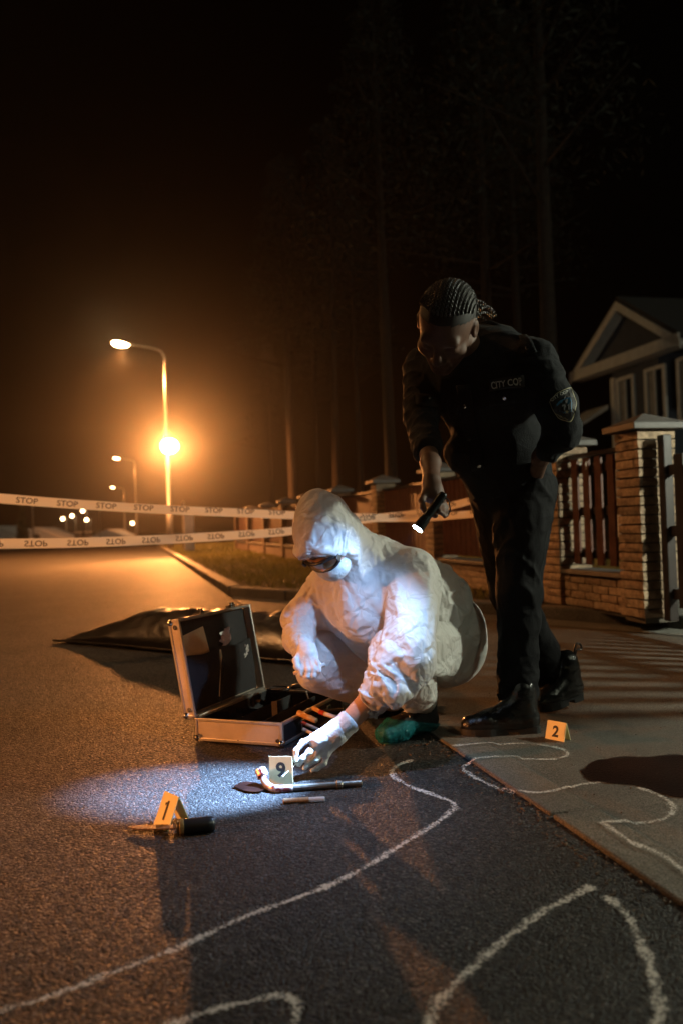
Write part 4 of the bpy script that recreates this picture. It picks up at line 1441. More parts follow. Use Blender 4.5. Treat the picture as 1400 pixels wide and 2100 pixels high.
# ------------------------------------------------------------------ numbered evidence markers
def tent(bl, br, h, lean, txt, label, tsize=0.55):
    bl, br = Vector(bl), Vector(br)
    u = (br - bl); W = u.length; u.normalize()
    f = Vector((u.y, -u.x, 0))                    # towards the viewer
    up = (CZ * math.cos(lean) - f * math.sin(lean))
    nf = u.cross(up)
    if nf.dot(f) < 0: nf = -nf
    t = empty('evidence_marker', (bl + br) / 2 - f * h * math.sin(lean), label, 'evidence marker', 'numbered evidence markers')
    tl, tr = bl + up * h, br + up * h
    MB().prism([bl, br, tr, tl], nf * -.0018).build('front_card', YELL, t)
    bk = -f * 2 * h * math.sin(lean)
    MB().prism([tl - nf * .0019, tr - nf * .0019, br + bk, bl + bk], f * .0018).build('back_card', YELL, t)
    vs, fs, w, hh = text_mesh(txt, 1.0, 0.035)
    if txt == '1':
        vs, fs, hh = [(-.09, -.5), (.09, -.5), (.09, .5), (-.04, .5), (-.09, .30), (-.24, .22), (-.24, .36), (-.10, .42)], [(0, 1, 2, 3, 4), (4, 3, 7, 6, 5)], 1.0
    k = h * tsize / hh
    c_ = (bl + br) / 2 + up * h * .52
    mesh_obj('numeral', [c_ + u * (x * k) + up * (y * k) + nf * .0008 for x, y in vs], fs, INK, t)
    return t
tent(G(553, 1609), G(600, 1609), .0775, math.radians(5), '9', 'yellow folded marker numbered 9 beside the wheel wrench')
tent(G(315, 1692), G(344, 1706), .083, math.radians(24), '1', 'yellow folded marker numbered 1 standing over the knife')
tent(G(1116, 1518), G(1155, 1526), .066, math.radians(17), '2', 'yellow folded marker numbered 2 behind the black boot')

# ------------------------------------------------------------------ wheel wrench, knife, vial
def blood_steel():
    m = bpy.data.materials.new('stained_steel')
    nt, b = nodes(m)
    g = nt.nodes.new('ShaderNodeTexCoord')
    n = nt.nodes.new('ShaderNodeTexNoise'); n.inputs['Scale'].default_value = 55; n.inputs['Detail'].default_value = 5
    nt.links.new(g.outputs['Object'], n.inputs['Vector'])
    rp = nt.nodes.new('ShaderNodeValToRGB')
    rp.color_ramp.elements[0].position = .40; rp.color_ramp.elements[1].position = .52
    rp.color_ramp.elements[0].color = (.15, .02, .015, 1); rp.color_ramp.elements[1].color = (.42, .38, .36, 1)
    nt.links.new(n.outputs['Fac'], rp.inputs[0]); nt.links.new(rp.outputs[0], b.inputs['Base Color'])
    b.inputs['Metallic'].default_value = .5; b.inputs['Roughness'].default_value = .35
    return m
BST = blood_steel()
WR = mat('dark_steel', (0.22, 0.20, 0.17), 0.38, metal=.8, var=.3, vscale=50)
wr = empty('wheel_wrench', G(640, 1612), 'bent steel wheel wrench with a stained socket head lying by marker 9', 'wrench')
pts = crom([G(538, 1586, .036), G(542, 1600, .022), G(551, 1612, .013), G(570, 1618, .010), G(600, 1616, .010)], 5)
MB().tube(pts, [.0105] * (len(pts) - 1) + [.010], 12).build('neck', BST, wr, smooth=True)
a, b = G(534, 1579, .044), G(540, 1592, .030)
MB().tube([a, a.lerp(b, .05), b, b.lerp(a, -.2)], [.012, .0165, .0165, .011], 14).build('socket', BST, wr, smooth=False)
a, b = G(600, 1616, .010), G(742, 1606, .010)
MB().tube([a, a.lerp(b, .62), a.lerp(b, .64), a.lerp(b, .70), a.lerp(b, .72), a.lerp(b, .985), b], [.0095, .0095, .0115, .0115, .0085, .0085, .005], 12).build('shaft', WR, wr, smooth=False)
kn = empty('knife', G(370, 1690), 'knife with a black rounded handle and brass collar lying under marker 1', 'knife')
hA, hB = G(362, 1697, .018), G(442, 1689, .018)
hd = (hB - hA).normalized(); hp = CZ.cross(hd)
hx = (hd, hp, CZ)
pts = [hA.lerp(hB, t_) for t_ in (0, .1, .3, .6, .85, .95, 1.0)]
MB().tube([hA.lerp(hB, t_) for t_ in (0, .03, .2, .5, .8, .92, .98, 1.0)], [.015, .0178, .0185, .0180, .0188, .0180, .0145, .008], 18).build('handle', BLACKP, kn, smooth=True)
MB().tube([hA.lerp(hB, .08), hA.lerp(hB, .09), hA.lerp(hB, .19), hA.lerp(hB, .20)], [.0180, .0195, .0195, .0180], 18).build('collar', mat('brass', (.62, .42, .16), .3, metal=.8), kn)
bA, bB = G(360, 1697, .012), G(262, 1699, .006)
MB().prism([bA + hp * .016, bA - hp * .014, bB.lerp(bA, .25) - hp * .014, bB + hp * .004, bB.lerp(bA, .12) + hp * .013], CZ * .003).build('blade', mat('stained_blade', (.04, .025, .018), .5, metal=.2, col2=(.22, .12, .06), vscale=90, bump=.6, bscale=120), kn)
vi = empty('swab_vial', G(622, 1641), 'slim clear vial with a brown label lying below the wrench', 'vial')
a, b = G(580, 1643, .0075), G(666, 1638, .0075)
MB().tube([a, a.lerp(b, .02), a.lerp(b, .62)], [.004, .0068, .0068], 12).build('label', mat('vial_label', (.34, .24, .14), .6, var=.3, vscale=160), vi, smooth=False)
MB().tube([a.lerp(b, .62), a.lerp(b, .98), b], [.0062, .0062, .005], 12).build('barrel', mat('vial_glass', (.7, .72, .75), .15, spec=.8, trans=.4), vi)
st_ = mat('asphalt_stain', (.012, .004, .003), .3, spec=.6, var=.5, vscale=40)
pp = crom([G(x, y, .006) for x, y in ((478, 1612), (500, 1603), (525, 1605), (545, 1615), (532, 1623), (505, 1622), (478, 1612))], 5)[:-1]
o = mesh_obj('stain', pp + [p + CZ * -.005 for p in pp], [tuple(range(len(pp)))], st_); tag(o, 'small dark stain on the asphalt beside the wrench socket', 'stain')

# ================================================================== PEOPLE
def head_prims(c, face, up, sc=1.0, hidden=False):
    """a head about its centre c: looks along face, crown towards up"""
    f = Vector(face).normalized(); u = Vector(up); u = (u - f * u.dot(f)).normalized(); x = f.cross(u)
    A = (x, f, u)
    def L(a, b, d): return Vector(c) + (x * a + f * b + u * d) * sc
    def e(p, r, **k): return ell(L(*p), [q * sc for q in r], A, **k)
    def k_(a, b, ra, rb=None, **k): return cap(L(*a), L(*b), ra * sc, (ra if rb is None else rb) * sc, **k)
    o = [e((0, -.012, .035), (.076, .098, .086)), e((0, .030, -.03), (.062, .064, .092), k=.03),
         k_((.052, -.005, -.055), (.012, .062, -.100), .020, .020, k=.025), k_((-.052, -.005, -.055), (-.012, .062, -.100), .020, .020, k=.025),
         e((0, .070, -.100), (.022, .018, .020), k=.02),
         k_((-.042, .078, .026), (.042, .078, .026), .013, k=.02),
         e((.034, .095, .000), (.020, .016, .014), op='-', k=.016), e((-.034, .095, .000), (.020, .016, .014), op='-', k=.016),
         e((.034, .074, .001), (.017, .015, .013), k=.006), e((-.034, .074, .001), (.017, .015, .013), k=.006),
         k_((0, .090, .014), (0, .108, -.028), .008, .014, k=.012), e((.014, .098, -.036), (.011, .011, .009), k=.008), e((-.014, .098, -.036), (.011, .011, .009), k=.008),
         e((.043, .058, -.028), (.026, .024, .026), k=.02), e((-.043, .058, -.028), (.026, .024, .026), k=.02),
         k_((-.018, .088, -.064), (.018, .088, -.064), .009, k=.006), k_((-.015, .087, -.078), (.015, .087, -.078), .009, k=.006),
         e((.079, -.006, .000), (.010, .020, .032), k=.008), e((-.079, -.006, .000), (.010, .020, .032), k=.008),
         e((.088, .002, .002), (.006, .010, .018), op='-', k=.006), e((-.088, .002, .002), (.006, .010, .018), op='-', k=.006)]
    return o, L, A
def finger(pts, r, d0=None):
    """pts (px, py, depth); radius in metres, tapering"""
    out = []
    n = len(pts)
    for i in range(n - 1):
        out.append(cap(P(*pts[i]), P(*pts[i + 1]), r * (1 - .10 * i), r * (1 - .10 * (i + 1)), k=.006))
    return out

def drape(name, prims, res, m, parent, pins, slack, frames, cuts=(), colres=.017, wpin=None):
    """loose cloth let fall on the body inside it: a short cloth simulation"""
    V, Fc = sdf_mesh(prims, res, k=.03, cuts=cuts, smooth=2)
    inner = []
    for q in prims:
        q = dict(q)
        d = q.get('gap') or .013
        if q['t'] == 'c': q['ra'] -= d; q['rb'] -= d
        else: q['r'] = q['r'] + (d if q['op'] == '-' else -d)
        inner.append(q)
    Vi, Fi = sdf_mesh(inner, colres, k=.03, smooth=1)
    c = mesh_obj('inner', Vi, Fi, None)
    c.modifiers.new('c', 'COLLISION')
    c.collision.thickness_outer = .003
    c.collision.cloth_friction = 20
    o = mesh_obj('cloth', V, Fc, None)
    off = np.array(o.location)
    w = np.zeros(len(V))
    for (pc, r, s_) in pins:
        d = np.linalg.norm(V - np.array(pc), axis=1)
        w = np.maximum(w, s_ * np.clip((r * 1.4 - d) / (r * .5), 0, 1))
    for (pc, nv) in cuts:
        w = np.maximum(w, np.clip(((V - np.array(pc)) @ np.array(nv) + .03) / .02, 0, 1))
    vg = o.vertex_groups.new(name='pin')
    for i in np.nonzero(w > .01)[0]: vg.add([int(i)], float(w[i]), 'REPLACE')
    cm = o.modifiers.new('cloth', 'CLOTH')
    s = cm.settings
    s.quality = 5; s.mass = .06
    s.tension_stiffness = s.compression_stiffness = 20
    s.shear_stiffness = 12
    s.bending_stiffness = .12
    s.air_damping = 2
    s.shrink_min = -slack
    s.vertex_group_mass = 'pin'
    cm.collision_settings.distance_min = .003
    cm.point_cache.frame_start = 1; cm.point_cache.frame_end = frames
    SC.frame_start, SC.frame_end = 1, frames
    SC.gravity = (0, 0, -5)
    for f in range(1, frames + 1): SC.frame_set(f)
    me = bpy.data.meshes.new_from_object(o.evaluated_get(bpy.context.evaluated_depsgraph_get()))
    W = np.empty(len(me.vertices) * 3)
    me.vertices.foreach_get('co', W)
    W = W.reshape(-1, 3) + off
    for q in (o, c):
        bpy.data.objects.remove(q)
    SC.frame_set(1)
    if not np.isfinite(W).all() or np.abs(W - V).max() > .3: W = V
    ob = mesh_obj(name, W, Fc, m, parent, smooth=True)
    sb = ob.modifiers.new('smooth', 'SUBSURF'); sb.levels = 0; sb.render_levels = 1
    return ob
def gap(prims, g):
    for q in prims: q['gap'] = g
    return prims

# ------------------------------------------------------------------ materials for them
def suit_mat():
    m = bpy.data.materials.new('suit_fabric')
    nt, b = nodes(m)
    b.inputs['Base Color'].default_value = (0.74, 0.74, 0.72, 1)
    b.inputs['Roughness'].default_value = 0.55
    b.inputs['Specular IOR Level'].default_value = 0.35
    geo = nt.nodes.new('ShaderNodeNewGeometry')
    vo = nt.nodes.new('ShaderNodeTexVoronoi'); vo.feature = 'DISTANCE_TO_EDGE'; vo.inputs['Scale'].default_value = 16
    n0 = nt.nodes.new('ShaderNodeTexNoise'); n0.inputs['Scale'].default_value = 9; n0.inputs['Detail'].default_value = 3
    mxv = nt.nodes.new('ShaderNodeMix'); mxv.data_type = 'VECTOR'
    mxv.inputs['Factor'].default_value = .13
    nt.links.new(geo.outputs['Position'], mxv.inputs['A']); nt.links.new(n0.outputs['Color'], mxv.inputs['B'])
    nt.links.new(geo.outputs['Position'], n0.inputs['Vector'])
    nt.links.new(mxv.outputs['Result'], vo.inputs['Vector'])
    n1 = nt.nodes.new('ShaderNodeTexNoise'); n1.inputs['Scale'].default_value = 24; n1.inputs['Detail'].default_value = 4
    nt.links.new(geo.outputs['Position'], n1.inputs['Vector'])
    rp = nt.nodes.new('ShaderNodeMapRange'); rp.inputs['From Max'].default_value = .25
    nt.links.new(vo.outputs['Distance'], rp.inputs['Value'])
    ad = nt.nodes.new('ShaderNodeMath'); ad.operation = 'ADD'
    nt.links.new(rp.outputs[0], ad.inputs[0]); ad.inputs[1].default_value = 0
    def crease(sc_, seed_):
        nn_ = nt.nodes.new('ShaderNodeTexNoise'); nn_.inputs['Scale'].default_value = sc_; nn_.inputs['Detail'].default_value = 2; nn_.inputs['Distortion'].default_value = .6
        mp_ = nt.nodes.new('ShaderNodeMapping'); mp_.inputs['Location'].default_value = (seed_, seed_ * 2, 0)
        nt.links.new(geo.outputs['Position'], mp_.inputs[0]); nt.links.new(mp_.outputs[0], nn_.inputs['Vector'])
        s_ = nt.nodes.new('ShaderNodeMath'); s_.operation = 'SUBTRACT'; s_.inputs[1].default_value = .5
        a_ = nt.nodes.new('ShaderNodeMath'); a_.operation = 'ABSOLUTE'
        m_ = nt.nodes.new('ShaderNodeMapRange'); m_.inputs['From Max'].default_value = .16; m_.inputs['To Min'].default_value = 1; m_.inputs['To Max'].default_value = 0
        nt.links.new(nn_.outputs['Fac'], s_.inputs[0]); nt.links.new(s_.outputs[0], a_.inputs[0]); nt.links.new(a_.outputs[0], m_.inputs['Value'])
        return m_.outputs[0]
    c1, c2 = crease(11, 3.0), crease(23, 7.0)
    for c_ in (c1,):
        q_ = nt.nodes.new('ShaderNodeMath'); q_.operation = 'ADD'
        nt.links.new(ad.outputs[0], q_.inputs[0]); nt.links.new(c_, q_.inputs[1])
        ad = q_
    bp = nt.nodes.new('ShaderNodeBump'); bp.inputs['Strength'].default_value = .42; bp.inputs['Distance'].default_value = .008
    nt.links.new(ad.outputs[0], bp.inputs['Height'])
    n3 = nt.nodes.new('ShaderNodeTexNoise'); n3.inputs['Scale'].default_value = 700
    nt.links.new(geo.outputs['Position'], n3.inputs['Vector'])
    bp2 = nt.nodes.new('ShaderNodeBump'); bp2.inputs['Strength'].default_value = .12; bp2.inputs['Distance'].default_value = .001
    nt.links.new(n3.outputs['Fac'], bp2.inputs['Height']); nt.links.new(bp.outputs[0], bp2.inputs['Normal'])
    nt.links.new(bp2.outputs[0], b.inputs['Normal'])
    tr = nt.nodes.new('ShaderNodeBsdfTranslucent'); tr.inputs['Color'].default_value = (.72, .70, .66, 1)
    nt.links.new(bp.outputs[0], tr.inputs['Normal'])
    mx = nt.nodes.new('ShaderNodeMixShader'); mx.inputs[0].default_value = .38
    nt.links.new(b.outputs[0], mx.inputs[1]); nt.links.new(tr.outputs[0], mx.inputs[2])
    nt.links.new(mx.outputs[0], nt.nodes['Material Output'].inputs['Surface'])
    return m
SUIT = suit_mat()
GLOVE = mat('latex_glove', (0.74, 0.73, 0.72), 0.42, spec=.4, var=.06, vscale=60, bump=.25, bscale=110, trans=.12)
SKIN1 = mat('light_skin', (0.50, 0.28, 0.19), 0.5, var=.08, vscale=40, bump=.1, bscale=260)
SKIN2 = mat('brown_skin', (0.11, 0.05, 0.028), 0.6, var=.12, vscale=30, bump=.12, bscale=260, spec=.45)
UNI = mat('uniform_cloth', (0.005, 0.006, 0.0075), 0.85, var=.25, vscale=20, bump=.35, bscale=260, spec=.18, sheen=.04)
TROU = mat('trouser_cloth', (0.004, 0.004, 0.005), 0.8, var=.25, vscale=20, bump=.3, bscale=260, spec=.15, sheen=.0)
LEATH = mat('black_leather', (0.008, 0.008, 0.008), 0.25, spec=.6, var=.2, vscale=30, bump=.25, bscale=70)
RUBB = mat('black_rubber', (0.010, 0.010, 0.010), 0.6)
HAIR = mat('black_hair', (0.008, 0.007, 0.006), 0.32, spec=.6, bump=.6, bscale=300)

# ------------------------------------------------------------------ the crouching figure in the white suit
cr = empty('person', G(800, 1490), 'crouching person in a hooded white protective suit, goggles and mask, holding a swab', 'person')
FS = (.012, 17, 5, 3)      # sleeve creases
FT = (.011, 7, 7, 3)       # body
FL = (.011, 9, 6, 4)
hoodc = P(668, 1104, 2.62)
facev = Vector((-.25, -.50, -.83)).normalized()
crownv = Vector((-.55, -.62, .54))
hp_, HL, HA = head_prims(P(672, 1112, 2.62), facev, crownv, .82)
shL, elL, wrL = (846, 1172, 2.72), (846, 1300, 2.56), (752, 1450, 2.50)
shR, elR, wrR = (668, 1196, 2.86), (606, 1296, 2.80), (624, 1334, 2.64)
def px_cap(a, b, ra, rb, **k):
    return cap(P(*a), P(*b), ra * pxm(a[2]), rb * pxm(b[2]), **k)
jac = []
# hood
jac += gap([px_cap((656, 1060, 2.62), (672, 1112, 2.62), 44, 56, k=.05), px_cap((650, 1030, 2.64), (672, 1044, 2.66), 27, 30, k=.05),
        px_cap((690, 1096, 2.68), (744, 1150, 2.76), 50, 56, k=.06), ell(HL(0, -.012, .034), (.084, .100, .094), HA, k=.03)], .007)
# trunk
jac += gap([px_cap((756, 1182, 2.82), (862, 1232, 2.95), 84, 90, k=.06), px_cap((850, 1228, 2.94), (905, 1268, 3.02), 90, 88, k=.05),
        px_cap((700, 1200, 2.84), (840, 1178, 2.76), 56, 54, k=.05), px_cap((740, 1230, 2.78), (830, 1290, 2.90), 66, 72, k=.05)], .020)
# sleeves
jac += gap([px_cap(shL, elL, 57, 50, k=.03), px_cap(elL, (800, 1370, 2.52), 50, 45, k=.03), px_cap((800, 1370, 2.52), (774, 1420, 2.50), 45, 38, k=.03)], .016)
jac += gap([px_cap((774, 1420, 2.50), (757, 1446, 2.50), 38, 28, k=.015)], .008)
jac += gap([px_cap(shR, (626, 1262, 2.82), 42, 34, k=.03), px_cap((626, 1262, 2.82), (612, 1304, 2.76), 34, 32, k=.02)], .014)
jac += gap([px_cap((612, 1304, 2.76), (620, 1326, 2.66), 32, 26, k=.02)], .008)
# opening for the face
jac += [ell(HL(0, .125, -.034), (.075, .085, .072), HA, op='-', k=.010)]
hem_c = P(930, 1262, 2.98)
hem_n = (P(962, 1272, 3.06) - P(880, 1238, 2.95)).normalized()
jk = drape('hooded_jacket', jac, .0105, SUIT, cr, [(P(757, 1446, 2.50), .035, 1), (P(618, 1326, 2.66), .035, 1), (HL(0, .11, -.03), .068, 1), (P(655, 1010, 2.64), .04, .6)], .145, 22, cuts=[(hem_c, hem_n)])
trs = gap([px_cap((880, 1258, 2.98), (920, 1286, 3.04), 70, 74, k=.05), px_cap((925, 1284, 2.98), (922, 1300, 3.02), 64, 66, k=.05),
       px_cap((926, 1304, 2.96), (806, 1330, 2.62), 58, 50, k=.02), px_cap((806, 1330, 2.62), (850, 1394, 2.80), 49, 44, k=.015), px_cap((850, 1394, 2.80), (860, 1432, 2.90), 44, 36, k=.02),
       px_cap((900, 1310, 3.08), (666, 1338, 2.84), 66, 52, k=.02), px_cap((666, 1338, 2.84), (822, 1416, 3.30), 48, 36, k=.015)], .012)
drape('suit_trousers', trs, .0115, SUIT, cr, [(P(860, 1438, 2.90), .055, 1), (P(822, 1420, 3.30), .05, 1), (P(870, 1240, 2.97), .05, 1)], .09, 20, colres=.02)
# gathered elastic cuff
def gathered(c, ax, r, name, w=.012):
    ax = ax.normalized(); e1 = ax.orthogonal().normalized(); e2 = ax.cross(e1)
    V, F = [], []
    n = 72
    for i in range(n):
        a = 2 * math.pi * i / n
        rr = r * (1 + .05 * math.sin(a * 17) + .03 * math.sin(a * 29 + 1))
        for (t_, k_) in ((-w, .96), (-w * .4, 1.06), (w * .2, 1.0), (w * .8, 1.08), (w * 1.1, .97)):
            V.append(c + ax * t_ + (e1 * math.cos(a) + e2 * math.sin(a)) * rr * k_)
    for i in range(n):
        for j in range(4):
            q = 5 * i + j; q_2 = 5 * ((i + 1) % n) + j
            F.append((q, q + 1, q_2 + 1, q_2))
    mesh_obj(name, V, F, SUIT, cr, smooth=True)
gathered(P(753, 1450, 2.50), P(752, 1450, 2.50) - P(790, 1400, 2.51), .0385, 'cuff')
gathered(P(621, 1328, 2.66), P(621, 1328, 2.66) - P(612, 1300, 2.75), .037, 'cuff')
# body
bd = hp_ + [cap(HL(0, -.02, -.06), P(735, 1170, 2.76), .05, .05), px_cap((740, 1185, 2.82), (900, 1270, 3.0), 55, 55), px_cap((690, 1200, 2.84), (836, 1180, 2.76), 30, 30),
      px_cap(shL, elL, 30, 28), px_cap(elL, (770, 1424, 2.50), 27, 25), px_cap((770, 1424, 2.50), (706, 1488, 2.47), 25, 20), px_cap((706, 1488, 2.47), (672, 1512, 2.455), 18, 16),
      px_cap(shR, elR, 26, 24), px_cap(elR, (622, 1330, 2.65), 22, 17), px_cap((622, 1330, 2.65), (634, 1345, 2.62), 15, 12),
      px_cap((925, 1312, 2.94), (806, 1336, 2.62), 42, 34), px_cap((806, 1336, 2.62), (860, 1440, 2.90), 30, 15), px_cap((860, 1440, 2.90), (858, 1482, 2.90), 14, 12),
      px_cap((900, 1318, 3.08), (664, 1342, 2.82), 46, 34), px_cap((664, 1342, 2.82), (822, 1420, 3.30), 30, 14)]
sdf_obj('body', bd, SKIN1, cr, res=.0042, k=.02, smooth=1)
# gloved left hand with the swab
gl = [px_cap((708, 1488, 2.47), (690, 1500, 2.46), 23, 23, k=.01), ell(P(664, 1516, 2.45), (.036, .046, .018), None, k=.02),
      px_cap((690, 1500, 2.46), (650, 1518, 2.44), 22, 17, k=.015), px_cap((690, 1508, 2.46), (664, 1540, 2.45), 20, 15, k=.015)]
gl = [g for g in gl if g['t'] == 'c']
gl += finger([(648, 1512, 2.44), (622, 1522, 2.425), (607, 1540, 2.415), (606, 1560, 2.41)], .0098)
gl += finger([(655, 1524, 2.44), (634, 1542, 2.42), (620, 1556, 2.415), (613, 1568, 2.42)], .0098)
gl += finger([(664, 1534, 2.445), (648, 1558, 2.43), (632, 1568, 2.43), (624, 1576, 2.44)], .0095)
gl += finger([(674, 1541, 2.455), (664, 1566, 2.445), (650, 1576, 2.445), (640, 1580, 2.455)], .0085)
gl += finger([(680, 1524, 2.49), (652, 1542, 2.475), (628, 1556, 2.445), (609, 1562, 2.425)], .0105)
g1 = sdf_obj('glove', gl, GLOVE, cr, res=.0024, k=.010, smooth=1, fine=.0010, finescale=60)
cf = MB()
ca, cb2 = P(708, 1486, 2.470), P(697, 1496, 2.464)
cd = (cb2 - ca).normalized()
cf.tube([ca - cd * .022, ca - cd * .018, ca - cd * .008, ca, cb2 + cd * .004, cb2 + cd * .010], [.0315, .0352, .0358, .0342, .0360, .0325], 20, cap=False)
cf.build('glove_cuff', GLOVE, cr, smooth=True)
# gloved right hand
gr = [px_cap((622, 1322, 2.65), (632, 1342, 2.62), 18, 19, k=.01), px_cap((626, 1332, 2.64), (620, 1356, 2.61), 15, 12, k=.01), px_cap((634, 1332, 2.63), (642, 1352, 2.61), 15, 12, k=.01), px_cap((630, 1340, 2.63), (631, 1356, 2.61), 15, 13, k=.01)]
gr += finger([(644, 1348, 2.605), (653, 1362, 2.585), (654, 1376, 2.575), (648, 1384, 2.58)], .0092)
gr += finger([(637, 1354, 2.60), (644, 1372, 2.575), (643, 1386, 2.57), (636, 1390, 2.58)], .0095)
gr += finger([(628, 1356, 2.60), (632, 1374, 2.575), (630, 1387, 2.57), (624, 1389, 2.58)], .0092)
gr += finger([(619, 1354, 2.605), (620, 1372, 2.585), (618, 1383, 2.58), (613, 1384, 2.59)], .0082)
gr += finger([(616, 1340, 2.62), (606, 1354, 2.60), (608, 1368, 2.585), (616, 1376, 2.58)], .0105)
sdf_obj('glove', gr, GLOVE, cr, res=.0024, k=.008, smooth=1, fine=.0010, finescale=60)
# goggles, mask
gg = MB()
gf = MB()
lp = []
for k in range(25):
    a = 2 * math.pi * k / 24
    w, h = .072 * math.copysign(abs(math.cos(a)) ** .7, math.cos(a)), .026 * math.copysign(abs(math.sin(a)) ** .7, math.sin(a))
    bend = .110 - .45 * w * w / .072
    lp.append(HL(w, bend + .004, h + .004))
gg.tube(lp, .0055, 8, cap=False)
go = gg.build('goggles', BLACKP, cr, smooth=True)
gv, gfc = [], []
for i in range(13):
    w = -.070 + .140 * i / 12
    for j in range(2):
        gv.append(HL(w, .112 - .45 * w * w / .072, (-.022 if j == 0 else .028)))
    if i: gfc.append((2 * i - 2, 2 * i - 1, 2 * i + 1, 2 * i))
mesh_obj('goggle_lens', gv, gfc, mat('goggle_lens', (.35, .25, .16), .08, spec=.8, trans=.3), go, smooth=True)
for sg in (-1, 1):
    MB().box(HL(sg * .080, .045, .008), (.006, .085, .020), HA, bev=.002).build('temple_arm', BLACKP, go)
mk = [ell(HL(0, .078, -.056), (.050, .036, .040), HA), cap(HL(0, .100, -.036), HL(0, .096, -.078), .012, .012, k=.03), ell(HL(.03, .055, -.052), (.034, .036, .040), HA, k=.03), ell(HL(-.03, .055, -.052), (.034, .036, .040), HA, k=.03)]
sdf_obj('face_mask', mk, mat('mask_fabric', (.50, .53, .50), .75, bump=.5, bscale=70, trans=.1), cr, res=.004, k=.03, smooth=1, folds=False, fine=.001, finescale=60)
# left shoe in a clear blue overshoe
def shoe_frame(toe, heel, zt=0.0):
    t, h = Vector(toe), Vector(heel)
    f = (t - h); L = f.length; f.normalize()
    s_ = Vector((f.y, -f.x, 0)).normalized()
    u = s_.cross(f)
    if u.z < 0: u = -u
    def q(x, y, z): return h + f * (x * L) + s_ * y + u * z
    return q, L, (f, s_, u)
def shoe_prims(q, s=1.0, lift=0.0):
    return [cap(q(.12, 0, .036 + lift), q(.30, 0, .040 + lift), .036 * s, .036 * s, k=.03), cap(q(.30, 0, .040 + lift), q(.66, 0.004, .034 + lift), .036 * s, .036 * s, k=.03),
            cap(q(.66, .004, .034 + lift), q(.87, .002, .028 + lift), .038 * s, .030 * s, k=.03), cap(q(.18, 0, .05 + lift), q(.16, 0, .10 + lift), .036 * s, .036 * s, k=.03), cap(q(.16, 0, .10 + lift), q(.44, 0, .062 + lift), .033 * s, .030 * s, k=.03)]
q1, L1_, A1 = shoe_frame(G(774, 1533), G(892, 1497))
def flat_cut(q): return [((q(0, 0, 0)), (0, 0, -1))]
sdf_obj('shoe', shoe_prims(q1, .95, .008), BLACKF, cr, res=.004, k=.03, smooth=2, cuts=[(q1(0, 0, .006), (0, 0, -1))])
sdf_obj('sock', [px_cap((857, 1426, 2.88), (862, 1478, 2.91), 23, 23)], BLACKF, cr, res=.005, smooth=1)
sdf_obj('sock', [px_cap((820, 1412, 3.28), (828, 1436, 3.32), 22, 22)], BLACKF, cr, res=.006, smooth=1)
la = MB()
for k in range(4):
    x = .42 + k * .07
    z = .100 - k * .011
    la.tube([q1(x, -.024, z - .010), q1(x + .03, 0, z + .004), q1(x + .05, .024, z - .014)], .0028, 6)
    la.tube([q1(x, .024, z - .010), q1(x + .03, 0, z + .005), q1(x + .05, -.024, z - .014)], .0028, 6)
la.build('laces', WHITEP, cr)
def overshoe_mat():
    m = bpy.data.materials.new('overshoe_film')
    nt, b = nodes(m)
    b.inputs['Base Color'].default_value = (.03, .32, .36, 1)
    b.inputs['Roughness'].default_value = .2
    b.inputs['Specular IOR Level'].default_value = .7
    geo = nt.nodes.new('ShaderNodeNewGeometry')
    mp = nt.nodes.new('ShaderNodeMapping'); mp.inputs['Scale'].default_value = (70, 70, 18)
    n = nt.nodes.new('ShaderNodeTexNoise'); n.inputs['Scale'].default_value = 1.6; n.inputs['Detail'].default_value = 3
    nt.links.new(geo.outputs['Position'], mp.inputs[0]); nt.links.new(mp.outputs[0], n.inputs['Vector'])
    bp = nt.nodes.new('ShaderNodeBump'); bp.inputs['Strength'].default_value = 1.0; bp.inputs['Distance'].default_value = .012
    nt.links.new(n.outputs['Fac'], bp.inputs['Height']); nt.links.new(bp.outputs[0], b.inputs['Normal'])
    tp = nt.nodes.new('ShaderNodeBsdfTransparent'); tp.inputs[0].default_value = (.45, .80, .85, 1)
    mx = nt.nodes.new('ShaderNodeMixShader'); mx.inputs[0].default_value = .62
    nt.links.new(b.outputs[0], mx.inputs[1]); nt.links.new(tp.outputs[0], mx.inputs[2])
    nt.links.new(mx.outputs[0], nt.nodes['Material Output'].inputs['Surface'])
    return m
OVER = overshoe_mat()
sdf_obj('overshoe', shoe_prims(q1, 1.12, .008), OVER, cr, res=.004, k=.03, smooth=2, cuts=[(q1(0, 0, .003), (0, 0, -1)), (q1(.45, 0, .058), (A1[2] * .9 - A1[0] * .22))], fine=.004, finescale=95)
q2, L2_, A2 = shoe_frame(G(742, 1470), G(842, 1446))
sdf_obj('shoe', shoe_prims(q2, .95, .008), BLACKF, cr, res=.005, k=.03, smooth=2, cuts=[(q2(0, 0, .006), (0, 0, -1))])
sdf_obj('overshoe', shoe_prims(q2, 1.12, .008), OVER, cr, res=.006, k=.03, smooth=2, cuts=[(q2(0, 0, .003), (0, 0, -1))], fine=.003, finescale=40)
# held things
sw = empty('cotton_swab', P(595, 1576, 2.405), 'thin white cotton swab held over marker 9', 'swab')
MB().tube([P(618, 1556, 2.42), P(582, 1590, 2.385)], .0014, 6).build('stick', WHITEP, sw)
MB().ball(P(580, 1592, 2.383), (.0026, .0026, .0026), 8, 6).build('tip', WHITEP, sw, smooth=True)
tb = empty('clear_tube', P(630, 1372, 2.595), 'small capped clear tube pinched in the raised gloved hand', 'tube')
MB().tube([P(602, 1381, 2.597), P(656, 1366, 2.597)], .0055, 10).build('barrel', CLR, tb, smooth=True)
MB().tube([P(654, 1367, 2.597), P(667, 1363, 2.597)], .0070, 10).build('cap', WHITEP, tb)

